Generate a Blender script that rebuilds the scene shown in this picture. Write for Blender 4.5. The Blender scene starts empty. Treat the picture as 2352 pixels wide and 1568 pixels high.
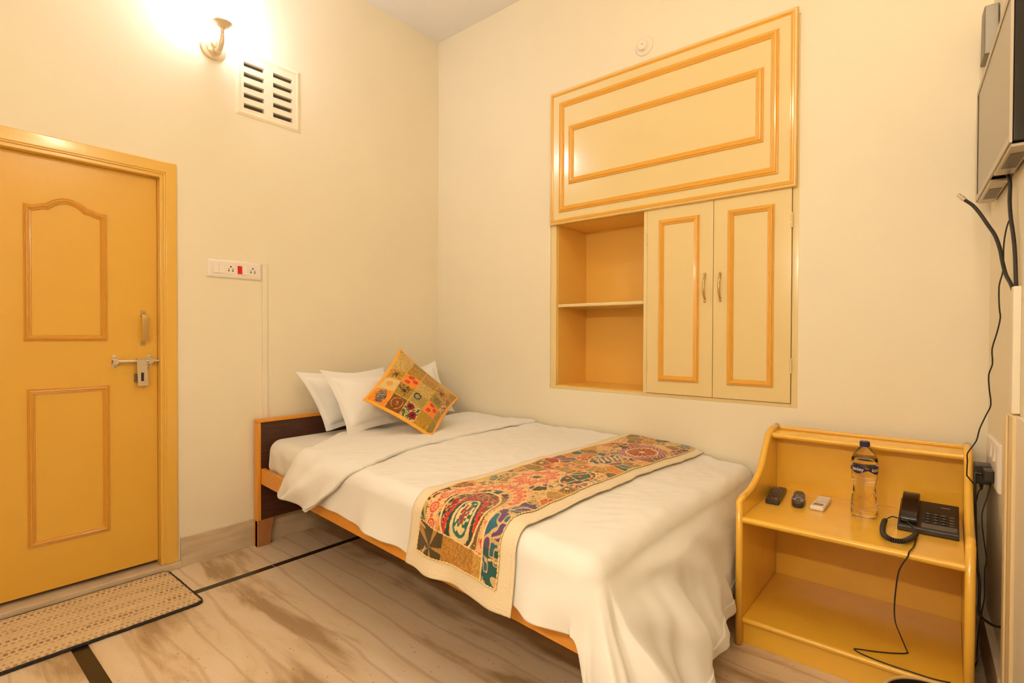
import bpy, math, random
import numpy as np
from mathutils import Vector, Matrix
PI = math.pi
SC = bpy.context.scene
COL = SC.collection
random.seed(4)
RNG = np.random.default_rng(7)

# ------------------------------------------------------------------ camera
cam_d = bpy.data.cameras.new('camera')
cam = bpy.data.objects.new('camera', cam_d); COL.objects.link(cam)
YAW, PITCH, ROLL, FPX = 0.697297, -0.0118956, 0.00339485, 1205.04
_f = Vector((-math.sin(YAW)*math.cos(PITCH), math.cos(YAW)*math.cos(PITCH), math.sin(PITCH)))
_r = Vector((math.cos(YAW), math.sin(YAW), 0)); _u = _r.cross(_f)
_r2 = _r*math.cos(ROLL)+_u*math.sin(ROLL); _u2 = -_r*math.sin(ROLL)+_u*math.cos(ROLL)
M = Matrix.Identity(4)
for i in range(3):
    M[i][0] = _r2[i]; M[i][1] = _u2[i]; M[i][2] = -_f[i]
M.translation = Vector((3.04061, -2.73989, 1.1997))
cam.matrix_world = M
cam_d.sensor_width = 36; cam_d.lens = 36*FPX/2352; cam_d.clip_start = 0.02
SC.camera = cam
# ------------------------------------------------------------------ world, exposure
SC.view_settings.view_transform = 'Standard'; SC.view_settings.look = 'None'
SC.view_settings.gamma = 1; SC.view_settings.use_curve_mapping = False
SC.view_settings.exposure = 0.12
w = bpy.data.worlds.new('world'); SC.world = w; w.use_nodes = True
w.node_tree.nodes['Background'].inputs[0].default_value = (0.02, 0.015, 0.01, 1)
LAMP_A = 58.0     # radiance of the sconce shade on the left wall
LAMP_C = 125.0     # radiance of the sconce shade on the right wall
LAMP_COL = (0.93, 0.97, 1.12)
WARM_COL = (1.0, 0.905, 0.75)
FILL_TUBE = 132.0        # radiance of the fill tube added on the unseen front wall

# ------------------------------------------------------------------ materials
def newmat(name):
    m = bpy.data.materials.new(name); m.use_nodes = True
    return m, m.node_tree, m.node_tree.nodes['Principled BSDF']
def mat(name, col, rough=0.5, metal=0.0, bump=0.0, bscale=60, var=0.0, vscale=4, coat=0.0, spec=0.5, stretch=None, sheen=0.0):
    m, nt, b = newmat(name)
    b.inputs['Base Color'].default_value = (*col, 1); b.inputs['Roughness'].default_value = rough
    b.inputs['Metallic'].default_value = metal; b.inputs['Coat Weight'].default_value = coat
    b.inputs['Coat Roughness'].default_value = 0.12
    b.inputs['Specular IOR Level'].default_value = spec; b.inputs['Sheen Weight'].default_value = sheen
    tc = nt.nodes.new('ShaderNodeTexCoord')
    src = tc.outputs['Object']
    if stretch:
        mp = nt.nodes.new('ShaderNodeMapping'); mp.inputs['Scale'].default_value = stretch
        nt.links.new(src, mp.inputs[0]); src = mp.outputs[0]
    if var > 0:
        n = nt.nodes.new('ShaderNodeTexNoise'); n.inputs['Scale'].default_value = vscale; n.inputs['Detail'].default_value = 5
        nt.links.new(src, n.inputs['Vector'])
        r = nt.nodes.new('ShaderNodeValToRGB'); r.color_ramp.elements[0].position = .3; r.color_ramp.elements[1].position = .7
        r.color_ramp.elements[0].color = (*[c*(1-var) for c in col], 1); r.color_ramp.elements[1].color = (*[min(1, c*(1+var*.5)) for c in col], 1)
        nt.links.new(n.outputs['Fac'], r.inputs[0]); nt.links.new(r.outputs[0], b.inputs['Base Color'])
    if bump > 0:
        n = nt.nodes.new('ShaderNodeTexNoise'); n.inputs['Scale'].default_value = bscale; n.inputs['Detail'].default_value = 4
        nt.links.new(src, n.inputs['Vector'])
        bp = nt.nodes.new('ShaderNodeBump'); bp.inputs['Strength'].default_value = bump; bp.inputs['Distance'].default_value = 0.01
        nt.links.new(n.outputs['Fac'], bp.inputs['Height']); nt.links.new(bp.outputs[0], b.inputs['Normal'])
    return m
def attr_mat(name, rough=0.75, bump=0.3, bscale=400, sheen=0.2):
    m, nt, b = newmat(name)
    a = nt.nodes.new('ShaderNodeAttribute'); a.attribute_name = 'dye'
    nt.links.new(a.outputs['Color'], b.inputs['Base Color']); b.inputs['Roughness'].default_value = rough
    b.inputs['Sheen Weight'].default_value = sheen; b.inputs['Specular IOR Level'].default_value = .25
    tc = nt.nodes.new('ShaderNodeTexCoord'); n = nt.nodes.new('ShaderNodeTexNoise'); n.inputs['Scale'].default_value = bscale
    bp = nt.nodes.new('ShaderNodeBump'); bp.inputs['Strength'].default_value = bump; bp.inputs['Distance'].default_value = 0.002
    nt.links.new(tc.outputs['Object'], n.inputs['Vector']); nt.links.new(n.outputs['Fac'], bp.inputs['Height']); nt.links.new(bp.outputs[0], b.inputs['Normal'])
    return m
def emis(name, col, s):
    m, nt, b = newmat(name)
    b.inputs['Base Color'].default_value = (.9, .9, .9, 1)
    b.inputs['Emission Color'].default_value = (*col, 1); b.inputs['Emission Strength'].default_value = s
    return m

WALL = mat('cream_wall_paint', (0.885, 0.79, 0.60), 0.55, bump=.08, bscale=30, var=.025, vscale=1.5, spec=.3)
CEIL = mat('white_ceiling_paint', (0.90, 0.87, 0.84), 0.7, bump=.05)
SKIRT = mat('beige_stone_skirting', (0.66, 0.51, 0.34), 0.4, var=.18, vscale=6, stretch=(1, 1, 5))
DOORP = mat('golden_door_paint', (0.77, 0.43, 0.055), 0.28, bump=.04, bscale=90, coat=.35)
FRAMEP = mat('golden_frame_paint', (0.79, 0.46, 0.075), 0.25, bump=.05, bscale=60, coat=.5)
MOULD = mat('shaded_golden_moulding_paint', (0.72, 0.35, 0.045), 0.3, coat=.3)  # shade on the angled moulding faces is mixed into this deeper paint colour
CUPP = mat('light_yellow_cupboard_paint', (0.81, 0.635, 0.31), 0.22, bump=.025, bscale=25, coat=.6)
CUPM = mat('shaded_orange_yellow_moulding_paint', (0.82, 0.42, 0.06), 0.28, coat=.4)  # cupboard moulding colour, deepened with the shade its profile takes
NICHE = mat('orange_yellow_niche_paint', (0.88, 0.51, 0.10), 0.4)
STAND = mat('amber_lacquer', (0.92, 0.52, 0.050), 0.25, coat=.4, var=.05, vscale=8, bump=.02, bscale=80)
STANDE = mat('amber_lacquer_edge', (0.90, 0.50, 0.055), 0.25, coat=.5)
ORANGE = mat('orange_wood_laminate', (0.80, 0.33, 0.035), 0.35, var=.08, vscale=30, stretch=(1, 1, 8))
DARKW = mat('dark_wenge_laminate', (0.075, 0.026, 0.013), 0.4, var=.6, vscale=14, stretch=(3, 1, 24))
LEGW = mat('reddish_wood', (0.42, 0.17, 0.06), 0.45, var=.15, vscale=20)
SHEET = mat('white_cotton_sheet', (0.88, 0.84, 0.78), 0.85, bump=.10, bscale=9, spec=.15, sheen=.2)
SHEETM = mat('white_fitted_sheet', (0.84, 0.79, 0.71), 0.85, bump=.2, bscale=14, spec=.15, sheen=.2)
PILLOWM = mat('white_pillow_cotton', (0.90, 0.87, 0.82), 0.85, bump=.15, bscale=7, spec=.15, sheen=.2)
STEEL = mat('brushed_steel', (0.74, 0.66, 0.54), 0.3, metal=1)
BRASS = mat('antique_brass', (0.62, 0.44, 0.20), 0.28, metal=1)
CHROME = mat('bright_nickel', (0.85, 0.78, 0.66), 0.15, metal=1)
WHITEP = mat('white_plastic', (0.88, 0.80, 0.70), 0.35)
CREAMP = mat('cream_plastic', (0.90, 0.80, 0.62), 0.4)
BLACKP = mat('black_plastic', (0.022, 0.017, 0.013), 0.35, bump=.03, bscale=300)
GREYP = mat('grey_plastic', (0.12, 0.10, 0.09), 0.4)
BLACKG = mat('black_gloss_plastic', (0.012, 0.009, 0.007), 0.18)
DARKH = mat('dark_hole', (0.02, 0.012, 0.006), 0.8)
RED = mat('red_plastic', (0.65, 0.01, 0.012), 0.35)
SILVER = mat('silver_tv_plastic', (0.52, 0.44, 0.34), 0.35, metal=.3)
SCREEN = mat('tv_screen', (0.20, 0.145, 0.095), 0.2, spec=.7)
BRACK = mat('grey_bracket_metal', (0.22, 0.19, 0.15), 0.4, metal=.4)
STRIPM = mat('black_granite', (0.022, 0.014, 0.009), 0.25, var=.4, vscale=150)
CABLE = mat('black_cable_rubber', (0.02, 0.014, 0.01), 0.45, var=.5, vscale=40)
BRONZE = mat('cream_gold_sconce_metal', (0.80, 0.66, 0.46), 0.3, metal=.35)
SHADE_A = emis('lit_glass_shade', LAMP_COL, LAMP_A)
SHADE_C = emis('lit_amber_glass_shade', (1.0, 0.85, 0.64), LAMP_C)
FILL_TUBEM = emis('lit_fill_tube', WARM_COL, FILL_TUBE)
MESHM = mat('dusty_mesh', (0.10, 0.075, 0.04), 0.8, var=.6, vscale=300)
HEM = mat('cream_canvas_border', (0.83, 0.68, 0.45), 0.85, bump=.3, bscale=200, sheen=.2)
CUSHB = mat('orange_cushion_border', (0.90, 0.42, 0.035), 0.8, bump=.2, bscale=200, sheen=.3)
CAPM = mat('navy_bottle_cap', (0.02, 0.017, 0.10), 0.4)
NAVY = mat('navy_label_print', (0.015, 0.012, 0.06), 0.45)
LTXT = mat('pale_label_letters', (0.85, 0.75, 0.60), 0.5)
BROWNT = mat('brown_fine_print', (0.22, 0.12, 0.04), 0.5)
BTN = {k: mat(k+'_button', c, .45) for k, c in dict(white=(.62, .56, .48), red=(.75, .06, .03), green=(.05, .40, .10), yellow=(.80, .45, .06), blue=(.30, .36, .62), orange=(.85, .40, .08), grey=(.16, .15, .15), dark=(.05, .042, .036)).items()}
LCD = mat('olive_lcd', (0.13, 0.10, 0.04), 0.2)
RIMM = mat('tan_basket_rim', (0.60, 0.38, 0.15), 0.4)

def glassmat():
    m, nt, b = newmat('clear_bottle_plastic')
    b.inputs['Base Color'].default_value = (0.99, .97, .93, 1); b.inputs['Roughness'].default_value = .03
    b.inputs['Transmission Weight'].default_value = 1; b.inputs['IOR'].default_value = 1.25
    return m
PET = glassmat()
def watermat():
    m, nt, b = newmat('clear_water')
    b.inputs['Base Color'].default_value = (1, .99, .97, 1); b.inputs['Roughness'].default_value = 0
    b.inputs['Transmission Weight'].default_value = 1; b.inputs['IOR'].default_value = 1.33
    return m
WATER = watermat()

def marble():
    m, nt, b = newmat('veined_marble_floor'); N = nt.nodes; Lk = nt.links
    tc = N.new('ShaderNodeTexCoord')
    mp = N.new('ShaderNodeMapping'); mp.inputs['Rotation'].default_value = (0, 0, math.radians(9)); mp.inputs['Scale'].default_value = (0.42, 1.9, 1)
    Lk.new(tc.outputs['Object'], mp.inputs[0])
    n1 = N.new('ShaderNodeTexNoise'); n1.inputs['Scale'].default_value = 1.6; n1.inputs['Detail'].default_value = 3
    Lk.new(mp.outputs[0], n1.inputs['Vector'])
    mx = N.new('ShaderNodeMixRGB'); mx.blend_type = 'ADD'; mx.inputs[0].default_value = .55
    Lk.new(mp.outputs[0], mx.inputs[1]); Lk.new(n1.outputs['Color'], mx.inputs[2])
    # broad bands
    n2 = N.new('ShaderNodeTexNoise'); n2.inputs['Scale'].default_value = 2.6; n2.inputs['Detail'].default_value = 6; n2.inputs['Roughness'].default_value = .55
    Lk.new(mx.outputs[0], n2.inputs['Vector'])
    r1 = N.new('ShaderNodeValToRGB')
    e = r1.color_ramp.elements
    e[0].position = .37; e[0].color = (.43, .285, .15, 1); e[1].position = .60; e[1].color = (.80, .64, .46, 1)
    x = e.new(.46); x.color = (.74, .56, .36, 1)
    Lk.new(n2.outputs['Fac'], r1.inputs[0])
    # thin veins
    wv = N.new('ShaderNodeTexWave'); wv.bands_direction = 'Y'; wv.inputs['Scale'].default_value = 1.5; wv.inputs['Distortion'].default_value = 3.5
    wv.inputs['Detail'].default_value = 4; wv.inputs['Detail Scale'].default_value = 1.6
    Lk.new(mp.outputs[0], wv.inputs['Vector'])
    r2 = N.new('ShaderNodeValToRGB'); f = r2.color_ramp.elements
    f[0].position = .0; f[0].color = (.33, .33, .33, 1); f[1].position = .06; f[1].color = (0, 0, 0, 1)
    Lk.new(wv.outputs['Fac'], r2.inputs[0])
    m2 = N.new('ShaderNodeMixRGB'); m2.inputs[2].default_value = (.36, .20, .085, 1)
    Lk.new(r2.outputs[0], m2.inputs[0]); Lk.new(r1.outputs[0], m2.inputs[1])
    # specks
    n3 = N.new('ShaderNodeTexNoise'); n3.inputs['Scale'].default_value = 55; n3.inputs['Detail'].default_value = 2
    Lk.new(tc.outputs['Object'], n3.inputs['Vector'])
    r3 = N.new('ShaderNodeValToRGB'); g = r3.color_ramp.elements
    g[0].position = .27; g[0].color = (.6, .6, .6, 1); g[1].position = .32; g[1].color = (0, 0, 0, 1)
    Lk.new(n3.outputs['Fac'], r3.inputs[0])
    m3 = N.new('ShaderNodeMixRGB'); m3.inputs[2].default_value = (.25, .13, .05, 1)
    Lk.new(r3.outputs[0], m3.inputs[0]); Lk.new(m2.outputs[0], m3.inputs[1])
    Lk.new(m3.outputs[0], b.inputs['Base Color'])
    b.inputs['Roughness'].default_value = .38; b.inputs['Specular IOR Level'].default_value = .4
    return m
MARBLE = marble()
def matweave():
    return attr_mat('woven_straw', .85, .5, 250, .1)

# ------------------------------------------------------------------ mesh tools
class MB:
    def __init__(s): s.v = []; s.f = []
    def add(s, v, f):
        o = len(s.v); s.v += [tuple(float(c) for c in p) for p in v]; s.f += [tuple(i+o for i in q) for q in f]; return s
    def box(s, x0, x1, y0, y1, z0, z1, T=None):
        v = [(x, y, z) for z in (z0, z1) for y in (y0, y1) for x in (x0, x1)]
        if T: v = [T(p) for p in v]
        return s.add(v, [(0, 2, 3, 1), (4, 5, 7, 6), (0, 1, 5, 4), (2, 6, 7, 3), (0, 4, 6, 2), (1, 3, 7, 5)])
    def prism(s, poly, d0, d1, T):
        """poly: 2-D outline; T maps (u, v, depth) to a point"""
        n = len(poly); v = [T(u, w_, d0) for u, w_ in poly]+[T(u, w_, d1) for u, w_ in poly]
        f = [tuple(range(n))[::-1], tuple(range(n, 2*n))]+[(i, (i+1) % n, n+(i+1) % n, n+i) for i in range(n)]
        return s.add(v, f)
    def lathe(s, prof, n=32, T=None, cap=True):
        v = []
        for r, z in prof:
            for i in range(n):
                a = 2*PI*i/n; p = (r*math.cos(a), r*math.sin(a), z); v.append(T(p) if T else p)
        f = []
        for k in range(len(prof)-1):
            for i in range(n): f.append((k*n+i, k*n+(i+1) % n, (k+1)*n+(i+1) % n, (k+1)*n+i))
        if cap:
            f.append(tuple(range(n))[::-1]); f.append(tuple(range((len(prof)-1)*n, len(prof)*n)))
        return s.add(v, f)
    def tube(s, pts, r, n=8, closed=False):
        pts = [Vector(p) for p in pts]; m = len(pts); rs = r if isinstance(r, (list, tuple)) else [r]*m
        v = []; up = Vector((0.13, 0.21, 0.97)).normalized(); prev = None
        for i, p in enumerate(pts):
            if closed: d = pts[(i+1) % m]-pts[i-1]
            else: d = pts[min(i+1, m-1)]-pts[max(i-1, 0)]
            d.normalize()
            if prev is None: a = d.cross(up).normalized()
            else: a = (prev-d*prev.dot(d)).normalized()
            prev = a; b = d.cross(a)
            for k in range(n):
                t = 2*PI*k/n; v.append(p+(a*math.cos(t)+b*math.sin(t))*rs[i])
        f = []
        for i in range(m if closed else m-1):
            j = (i+1) % m
            for k in range(n): f.append((i*n+k, i*n+(k+1) % n, j*n+(k+1) % n, j*n+k))
        if not closed: f += [tuple(range(n))[::-1], tuple(range((m-1)*n, m*n))]
        return s.add(v, f)
    def ball(s, c, r, n=10, sx=1, sy=1, sz=1):
        prof = [(max(1e-4, r*math.sin(PI*k/n)), -r*math.cos(PI*k/n)) for k in range(n+1)]
        return s.lathe(prof, 2*n, lambda p: (c[0]+p[0]*sx, c[1]+p[1]*sy, c[2]+p[2]*sz))
    def build(s, name, m, parent=None, smooth=False, bevel=0, sub=0, fix=True, bseg=2):
        me = bpy.data.meshes.new(name); me.from_pydata(s.v, [], s.f); me.update()
        if fix:
            import bmesh
            bm = bmesh.new(); bm.from_mesh(me); bmesh.ops.recalc_face_normals(bm, faces=bm.faces); bm.to_mesh(me); bm.free()
        o = bpy.data.objects.new(name, me); COL.objects.link(o)
        me.materials.append(m)
        if smooth:
            me.polygons.foreach_set('use_smooth', [True]*len(me.polygons))
        if parent: o.parent = parent
        if bevel > 0:
            b = o.modifiers.new('bevel', 'BEVEL'); b.width = bevel; b.segments = bseg; b.limit_method = 'ANGLE'; b.angle_limit = .6
            me.polygons.foreach_set('use_smooth', [True]*len(me.polygons))
            wn = o.modifiers.new('wn', 'WEIGHTED_NORMAL'); wn.keep_sharp = False
        if sub > 0:
            b = o.modifiers.new('sub', 'SUBSURF'); b.levels = sub; b.render_levels = sub
        return o
def tag(o, label=None, cat=None, group=None, kind=None):
    if label: o['label'] = label
    if cat: o['category'] = cat
    if group: o['group'] = group
    if kind: o['kind'] = kind
    return o
def empty(name, loc=(0, 0, 0), label=None, cat=None, group=None, kind=None):
    o = bpy.data.objects.new(name, None); COL.objects.link(o); o.location = loc; o.empty_display_size = .05
    # children are built in world coordinates: give them the inverse of the location
    return tag(o, label, cat, group, kind)
def adopt(root):
    for ch in root.children:
        ch.matrix_parent_inverse = Matrix.Translation(-Vector(root.location))
def struct(o): o['kind'] = 'structure'; return o
def smooth_pts(pts, k=6):
    """Catmull-Rom through the points"""
    P = [Vector(p) for p in pts]; P = [P[0]*2-P[1]]+P+[P[-1]*2-P[-2]]; out = []
    for i in range(1, len(P)-2):
        for j in range(k):
            t = j/k; a, b, c, d = P[i-1], P[i], P[i+1], P[i+2]
            out.append(0.5*((2*b)+(c-a)*t+(2*a-5*b+4*c-d)*t*t+(3*b-a-3*c+d)*t**3))
    out.append(P[-2]); return out
TA = lambda u, v, h: (h, u, v)          # a plane parallel to the left wall
TB = lambda u, v, h: (u, -h, v)         # a plane parallel to the back wall
def inset(poly, d):
    n = len(poly); out = []
    area = sum(poly[i][0]*poly[(i+1) % n][1]-poly[(i+1) % n][0]*poly[i][1] for i in range(n))
    sg = 1 if area > 0 else -1
    for i in range(n):
        p0, p1, p2 = Vector(poly[i-1]), Vector(poly[i]), Vector(poly[(i+1) % n])
        e1 = (p1-p0).normalized(); e2 = (p2-p1).normalized()
        n1 = Vector((-e1.y, e1.x))*sg; n2 = Vector((-e2.y, e2.x))*sg
        b = n1+n2; k = b.length_squared
        q = p1+b*(2*d/k) if k > 1e-6 else p1+n1*d
        out.append((q.x, q.y))
    return out
PROF = [(0, 0), (0, .006), (.10, .010), (.22, .008), (.30, .0145), (.48, .017), (.60, .012), (.68, .013), (.80, .007), (.9, .008), (1, .002), (1, 0)]
def moulding(name, poly, width, T, h0, m, parent, hs=1.0, prof=PROF):
    b = MB(); n = len(poly); rings = []
    for t, h in prof:
        q = inset(poly, t*width); rings.append([T(u, v, h0+h*hs) for u, v in q])
    v = [p for r in rings for p in r]; f = []
    for k in range(len(rings)-1):
        for i in range(n): f.append((k*n+i, k*n+(i+1) % n, (k+1)*n+(i+1) % n, (k+1)*n+i))
    b.add(v, f)
    return b.build(name, m, parent)
def rect(a, b, c, d): return [(a, c), (b, c), (b, d), (a, d)]
def rrect(a, b, c, d, r, n=4):
    out = []
    for cx, cy, a0 in ((b-r, d-r, 0), (a+r, d-r, 90), (a+r, c+r, 180), (b-r, c+r, 270)):
        for k in range(n+1):
            t = math.radians(a0+90*k/n); out.append((cx+r*math.cos(t), cy+r*math.sin(t)))
    return out
def slab(u0, u1, v0, v1, holes, h0, h1, T):
    """wall slab with rectangular holes"""
    us = sorted({u0, u1, *[h[0] for h in holes], *[h[1] for h in holes]}); vs = sorted({v0, v1, *[h[2] for h in holes], *[h[3] for h in holes]})
    inh = lambda i, j: any(h[0] <= (us[i]+us[i+1])/2 <= h[1] and h[2] <= (vs[j]+vs[j+1])/2 <= h[3] for h in holes)
    b = MB()
    ok = lambda i, j: 0 <= i < len(us)-1 and 0 <= j < len(vs)-1 and not inh(i, j)
    for i in range(len(us)-1):
        for j in range(len(vs)-1):
            if not ok(i, j): continue
            a, c, d, e = us[i], us[i+1], vs[j], vs[j+1]
            for h in (h0, h1): b.add([T(a, d, h), T(c, d, h), T(c, e, h), T(a, e, h)], [(0, 1, 2, 3)])
            if not ok(i-1, j): b.add([T(a, d, h0), T(a, e, h0), T(a, e, h1), T(a, d, h1)], [(0, 1, 2, 3)])
            if not ok(i+1, j): b.add([T(c, d, h0), T(c, e, h0), T(c, e, h1), T(c, d, h1)], [(0, 1, 2, 3)])
            if not ok(i, j-1): b.add([T(a, d, h0), T(c, d, h0), T(c, d, h1), T(a, d, h1)], [(0, 1, 2, 3)])
            if not ok(i, j+1): b.add([T(a, e, h0), T(c, e, h0), T(c, e, h1), T(a, e, h1)], [(0, 1, 2, 3)])
    return b
def weld(o, d=1e-5):
    import bmesh
    bm = bmesh.new(); bm.from_mesh(o.data); bmesh.ops.remove_doubles(bm, verts=bm.verts, dist=d)
    bmesh.ops.recalc_face_normals(bm, faces=bm.faces); bm.to_mesh(o.data); bm.free()
def grid_obj(name, P, m, parent=None, dye=None, solid=0, smooth=True, off=-1, closed=False):
    """P: (nu, nv, 3) array of points"""
    nu, nv = P.shape[:2]
    me = bpy.data.meshes.new(name)
    idx = np.arange(nu*nv).reshape(nu, nv)
    q = np.stack([idx[:-1, :-1], idx[1:, :-1], idx[1:, 1:], idx[:-1, 1:]], -1).reshape(-1, 4)
    me.vertices.add(nu*nv); me.vertices.foreach_set('co', P.reshape(-1).astype(np.float32))
    me.loops.add(q.size); me.loops.foreach_set('vertex_index', q.reshape(-1).astype(np.int32))
    me.polygons.add(len(q)); me.polygons.foreach_set('loop_start', np.arange(0, q.size, 4, dtype=np.int32))
    me.polygons.foreach_set('loop_total', np.full(len(q), 4, dtype=np.int32))
    me.update(calc_edges=True); me.validate()
    me.polygons.foreach_set('use_smooth', [smooth]*len(me.polygons))
    if dye is not None:
        a = me.color_attributes.new('dye', 'FLOAT_COLOR', 'POINT')
        c = np.ones((nu*nv, 4), np.float32); c[:, :3] = dye.reshape(-1, 3); a.data.foreach_set('color', c.reshape(-1))
    o = bpy.data.objects.new(name, me); COL.objects.link(o); me.materials.append(m)
    if parent: o.parent = parent
    if solid:
        s = o.modifiers.new('solid', 'SOLIDIFY'); s.thickness = solid; s.offset = off
    return o
def vnoise(x, y, seed=0):
    """smooth value noise, numpy"""
    x = np.asarray(x, float); y = np.asarray(y, float)
    xi = np.floor(x).astype(int); yi = np.floor(y).astype(int); fx = x-xi; fy = y-yi
    fx = fx*fx*(3-2*fx); fy = fy*fy*(3-2*fy)
    def h(a, b):
        k = (a*374761393+b*668265263+seed*1442695041) & 0xffffffff
        k = ((k ^ (k >> 13))*1274126177) & 0xffffffff
        return ((k ^ (k >> 16)) & 0xffff)/65535.0
    a = h(xi, yi); b = h(xi+1, yi); c = h(xi, yi+1); d = h(xi+1, yi+1)
    return (a*(1-fx)+b*fx)*(1-fy)+(c*(1-fx)+d*fx)*fy-.5
def sstep(a, b, x):
    t = np.clip((x-a)/(b-a), 0, 1); return t*t*(3-2*t)

# ------------------------------------------------------------------ the room
H = 3.437; YF = -3.45
XW = lambda y: 3.152-0.061*y            # the right wall runs slightly outward
DY0, DY1, DZ = -2.64, -1.784, 2.062      # door opening
VY0, VY1, VZ0, VZ1 = -1.462, -1.148, 2.452, 2.752
CX0, CX1, CZ0, CZ1 = 1.064, 2.49, 0.862, 2.70
struct(MB().box(-.15, 3.6, YF-.1, .1, -.1, 0).build('floor', MARBLE))
struct(MB().box(-.15, 3.6, YF-.1, .1, H, H+.1).build('ceiling', CEIL))
o = slab(YF-.1, 0.0, 0, H, [(DY0, DY1, 0, DZ), (VY0, VY1, VZ0, VZ1)], -.14, 0, TA).build('wall_left', WALL); weld(o); struct(o)
o = slab(-.14, 3.4, 0, H, [(CX0, CX1, CZ0, CZ1)], -.40, 0, TB).build('wall_back', WALL); weld(o); struct(o)
struct(MB().prism([(XW(0), 0), (XW(YF), YF), (XW(YF)+.15, YF), (XW(0)+.15, 0)], 0, H, lambda u, v, h: (u, v, h)).build('wall_right', WALL))
struct(MB().box(-.15, 3.6, YF-.1, YF, 0, H).build('wall_front', WALL))
struct(MB().box(0, .012, -1.772, -.012, 0, .150).build('baseboard_left', SKIRT, bevel=.002))
struct(MB().box(0, XW(0), -.012, 0, 0, .150).build('baseboard_back', SKIRT, bevel=.002))
struct(MB().prism([(XW(-.012)-.018, -.012), (XW(-.012), -.012), (XW(-.585), -.585), (XW(-.585)-.03, -.585)], 0, .165, lambda u, v, h: (u, v, h)).build('baseboard_right', SKIRT, bevel=.002))
# black granite border strips let into the marble
def strip(name, x0, x1, y0, y1):
    return struct(MB().box(x0, x1, y0, y1, -.004, .0006).build(name, STRIPM))
strip('trim_1', .338, .378, -1.455, -.30); strip('trim_2', .338, .378, -2.245, -1.458); strip('trim_3', .34, 3.25, -2.298, -2.247)
# stone threshold
struct(MB().box(-.13, .022, DY0+.001, -1.772, 0, .034).build('trim_4', SKIRT, bevel=.004))

# ------------------------------------------------------------------ door
door = empty('door_1', (0, -2.21, 0), 'golden yellow painted door with two moulded panels in left wall', kind='structure')
fr = MB()
poly = [(DY0, .034), (DY0, DZ), (DY1, DZ), (DY1, .034), (DY1-.05, .034), (DY1-.05, DZ-.055), (DY0+.05, DZ-.055), (DY0+.05, .034)]
fr.prism(poly, -.10, .014, TA)
poly2 = [(DY0+.05, .034), (DY0+.05, DZ-.055), (DY1-.05, DZ-.055), (DY1-.05, .034), (DY1-.073, .034), (DY1-.073, DZ-.080), (DY0+.073, DZ-.080), (DY0+.073, .034)]
fr.prism(poly2, -.10, .004, TA)
poly3 = [(DY0+.044, .034), (DY0+.044, DZ-.049), (DY1-.044, DZ-.049), (DY1-.044, .034), (DY1-.058, .034), (DY1-.058, DZ-.063), (DY0+.058, DZ-.063), (DY0+.058, .034)]
fr.prism(poly3, -.02, .010, TA)
fr.build('door_frame', FRAMEP, door, bevel=.004)
leaf = MB().box(-.078, -.040, DY0+.0735, DY1-.0735, .054, DZ-.0805).build('door_leaf', DOORP, door, bevel=.002)
# arched upper panel outline
yl, yr, zb, zt = -2.356, -2.063, 1.168, 1.765
def arch(t):
    x = abs(t-.5)*2
    if x < .52: return .040*math.cos(x/.52*PI/2)**.8 + .006
    if x < .66: return .006+.004*math.sin((x-.52)/.14*PI)
    return .006*(1-(x-.66)/.34)**1.0-.006*math.sin((x-.66)/.34*PI)
up = [(yl, zb), (yr, zb)]+[(yr+(yl-yr)*k/28, zt+arch(k/28)) for k in range(29)]
moulding('moulding', up, .026, TA, -.0402, MOULD, door, hs=.8)
moulding('moulding', rect(-2.347, -2.056, .262, .957), .026, TA, -.0402, MOULD, door, hs=.8)
# pull handle
h = MB(); xs = -.040; y0, y1 = -1.930, -1.908
def hbox(x0, x1, z0, z1, ya=y0, yb=y1): h.box(x0, x1, ya, yb, z0, z1)
hbox(xs, xs+.003, 1.293, 1.317); hbox(xs, xs+.003, 1.143, 1.166)
hbox(xs, xs+.035, 1.289, 1.293); hbox(xs, xs+.035, 1.166, 1.170)
h.prism([(xs+.032, 1.166), (xs+.035, 1.166), (xs+.040, 1.20), (xs+.040, 1.26), (xs+.035, 1.293), (xs+.032, 1.293), (xs+.037, 1.26), (xs+.037, 1.20)], y0, y1, lambda u, v, d: (u, d, v))
hd = h.build('pull_handle', BRASS, door, bevel=.001)
sc_ = MB()
for z in (1.306, 1.154): sc_.ball((xs+.003, -1.919, z), .004, 6)
sc_.build('screw', BRASS, hd, smooth=True)
# sliding bolt
bt = MB().tube([(xs+.022, -2.045, 1.066), (xs+.022, -1.853, 1.066)], .0075, 16).build('sliding_bolt', STEEL, door, smooth=False)
for yy in (-2.036, -1.893):
    pl = MB().prism(rrect(yy-.010, yy+.010, 1.034, 1.098, .009), xs, xs+.003, TA)
    pl.box(xs, xs+.030, yy-.010, yy+.010, 1.056, 1.060); pl.box(xs, xs+.030, yy-.010, yy+.010, 1.072, 1.076); pl.box(xs+.028, xs+.031, yy-.010, yy+.010, 1.056, 1.076)
    p_ = pl.build('bolt_bracket', STEEL, door)
    s_ = MB()
    for z in (1.044, 1.088): s_.ball((xs+.004, yy, z), .0065, 8)
    s_.build('screw', STEEL, p_, smooth=True)
hp = MB()
hp.prism([(-1.953, 1.077), (-1.912, 1.077), (-1.906, .945), (-1.948, .945)], xs+.030, xs+.033, TA)
hp.prism([(-1.913, 1.077), (-1.911, 1.077), (-1.905, .945), (-1.907, .945)], xs+.004, xs+.033, TA)
hp.box(xs+.010, xs+.033, -1.953, -1.912, 1.074, 1.078)
hasp = hp.build('hasp', STEEL, door, bevel=.0008)
MB().box(xs+.0332, xs+.0336, -1.936, -1.924, .968, 1.010).build('slot', DARKH, hasp)
MB().box(xs, xs+.022, -1.957, -1.949, .965, 1.005).build('staple', GREYP, door)
adopt(door)

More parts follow.
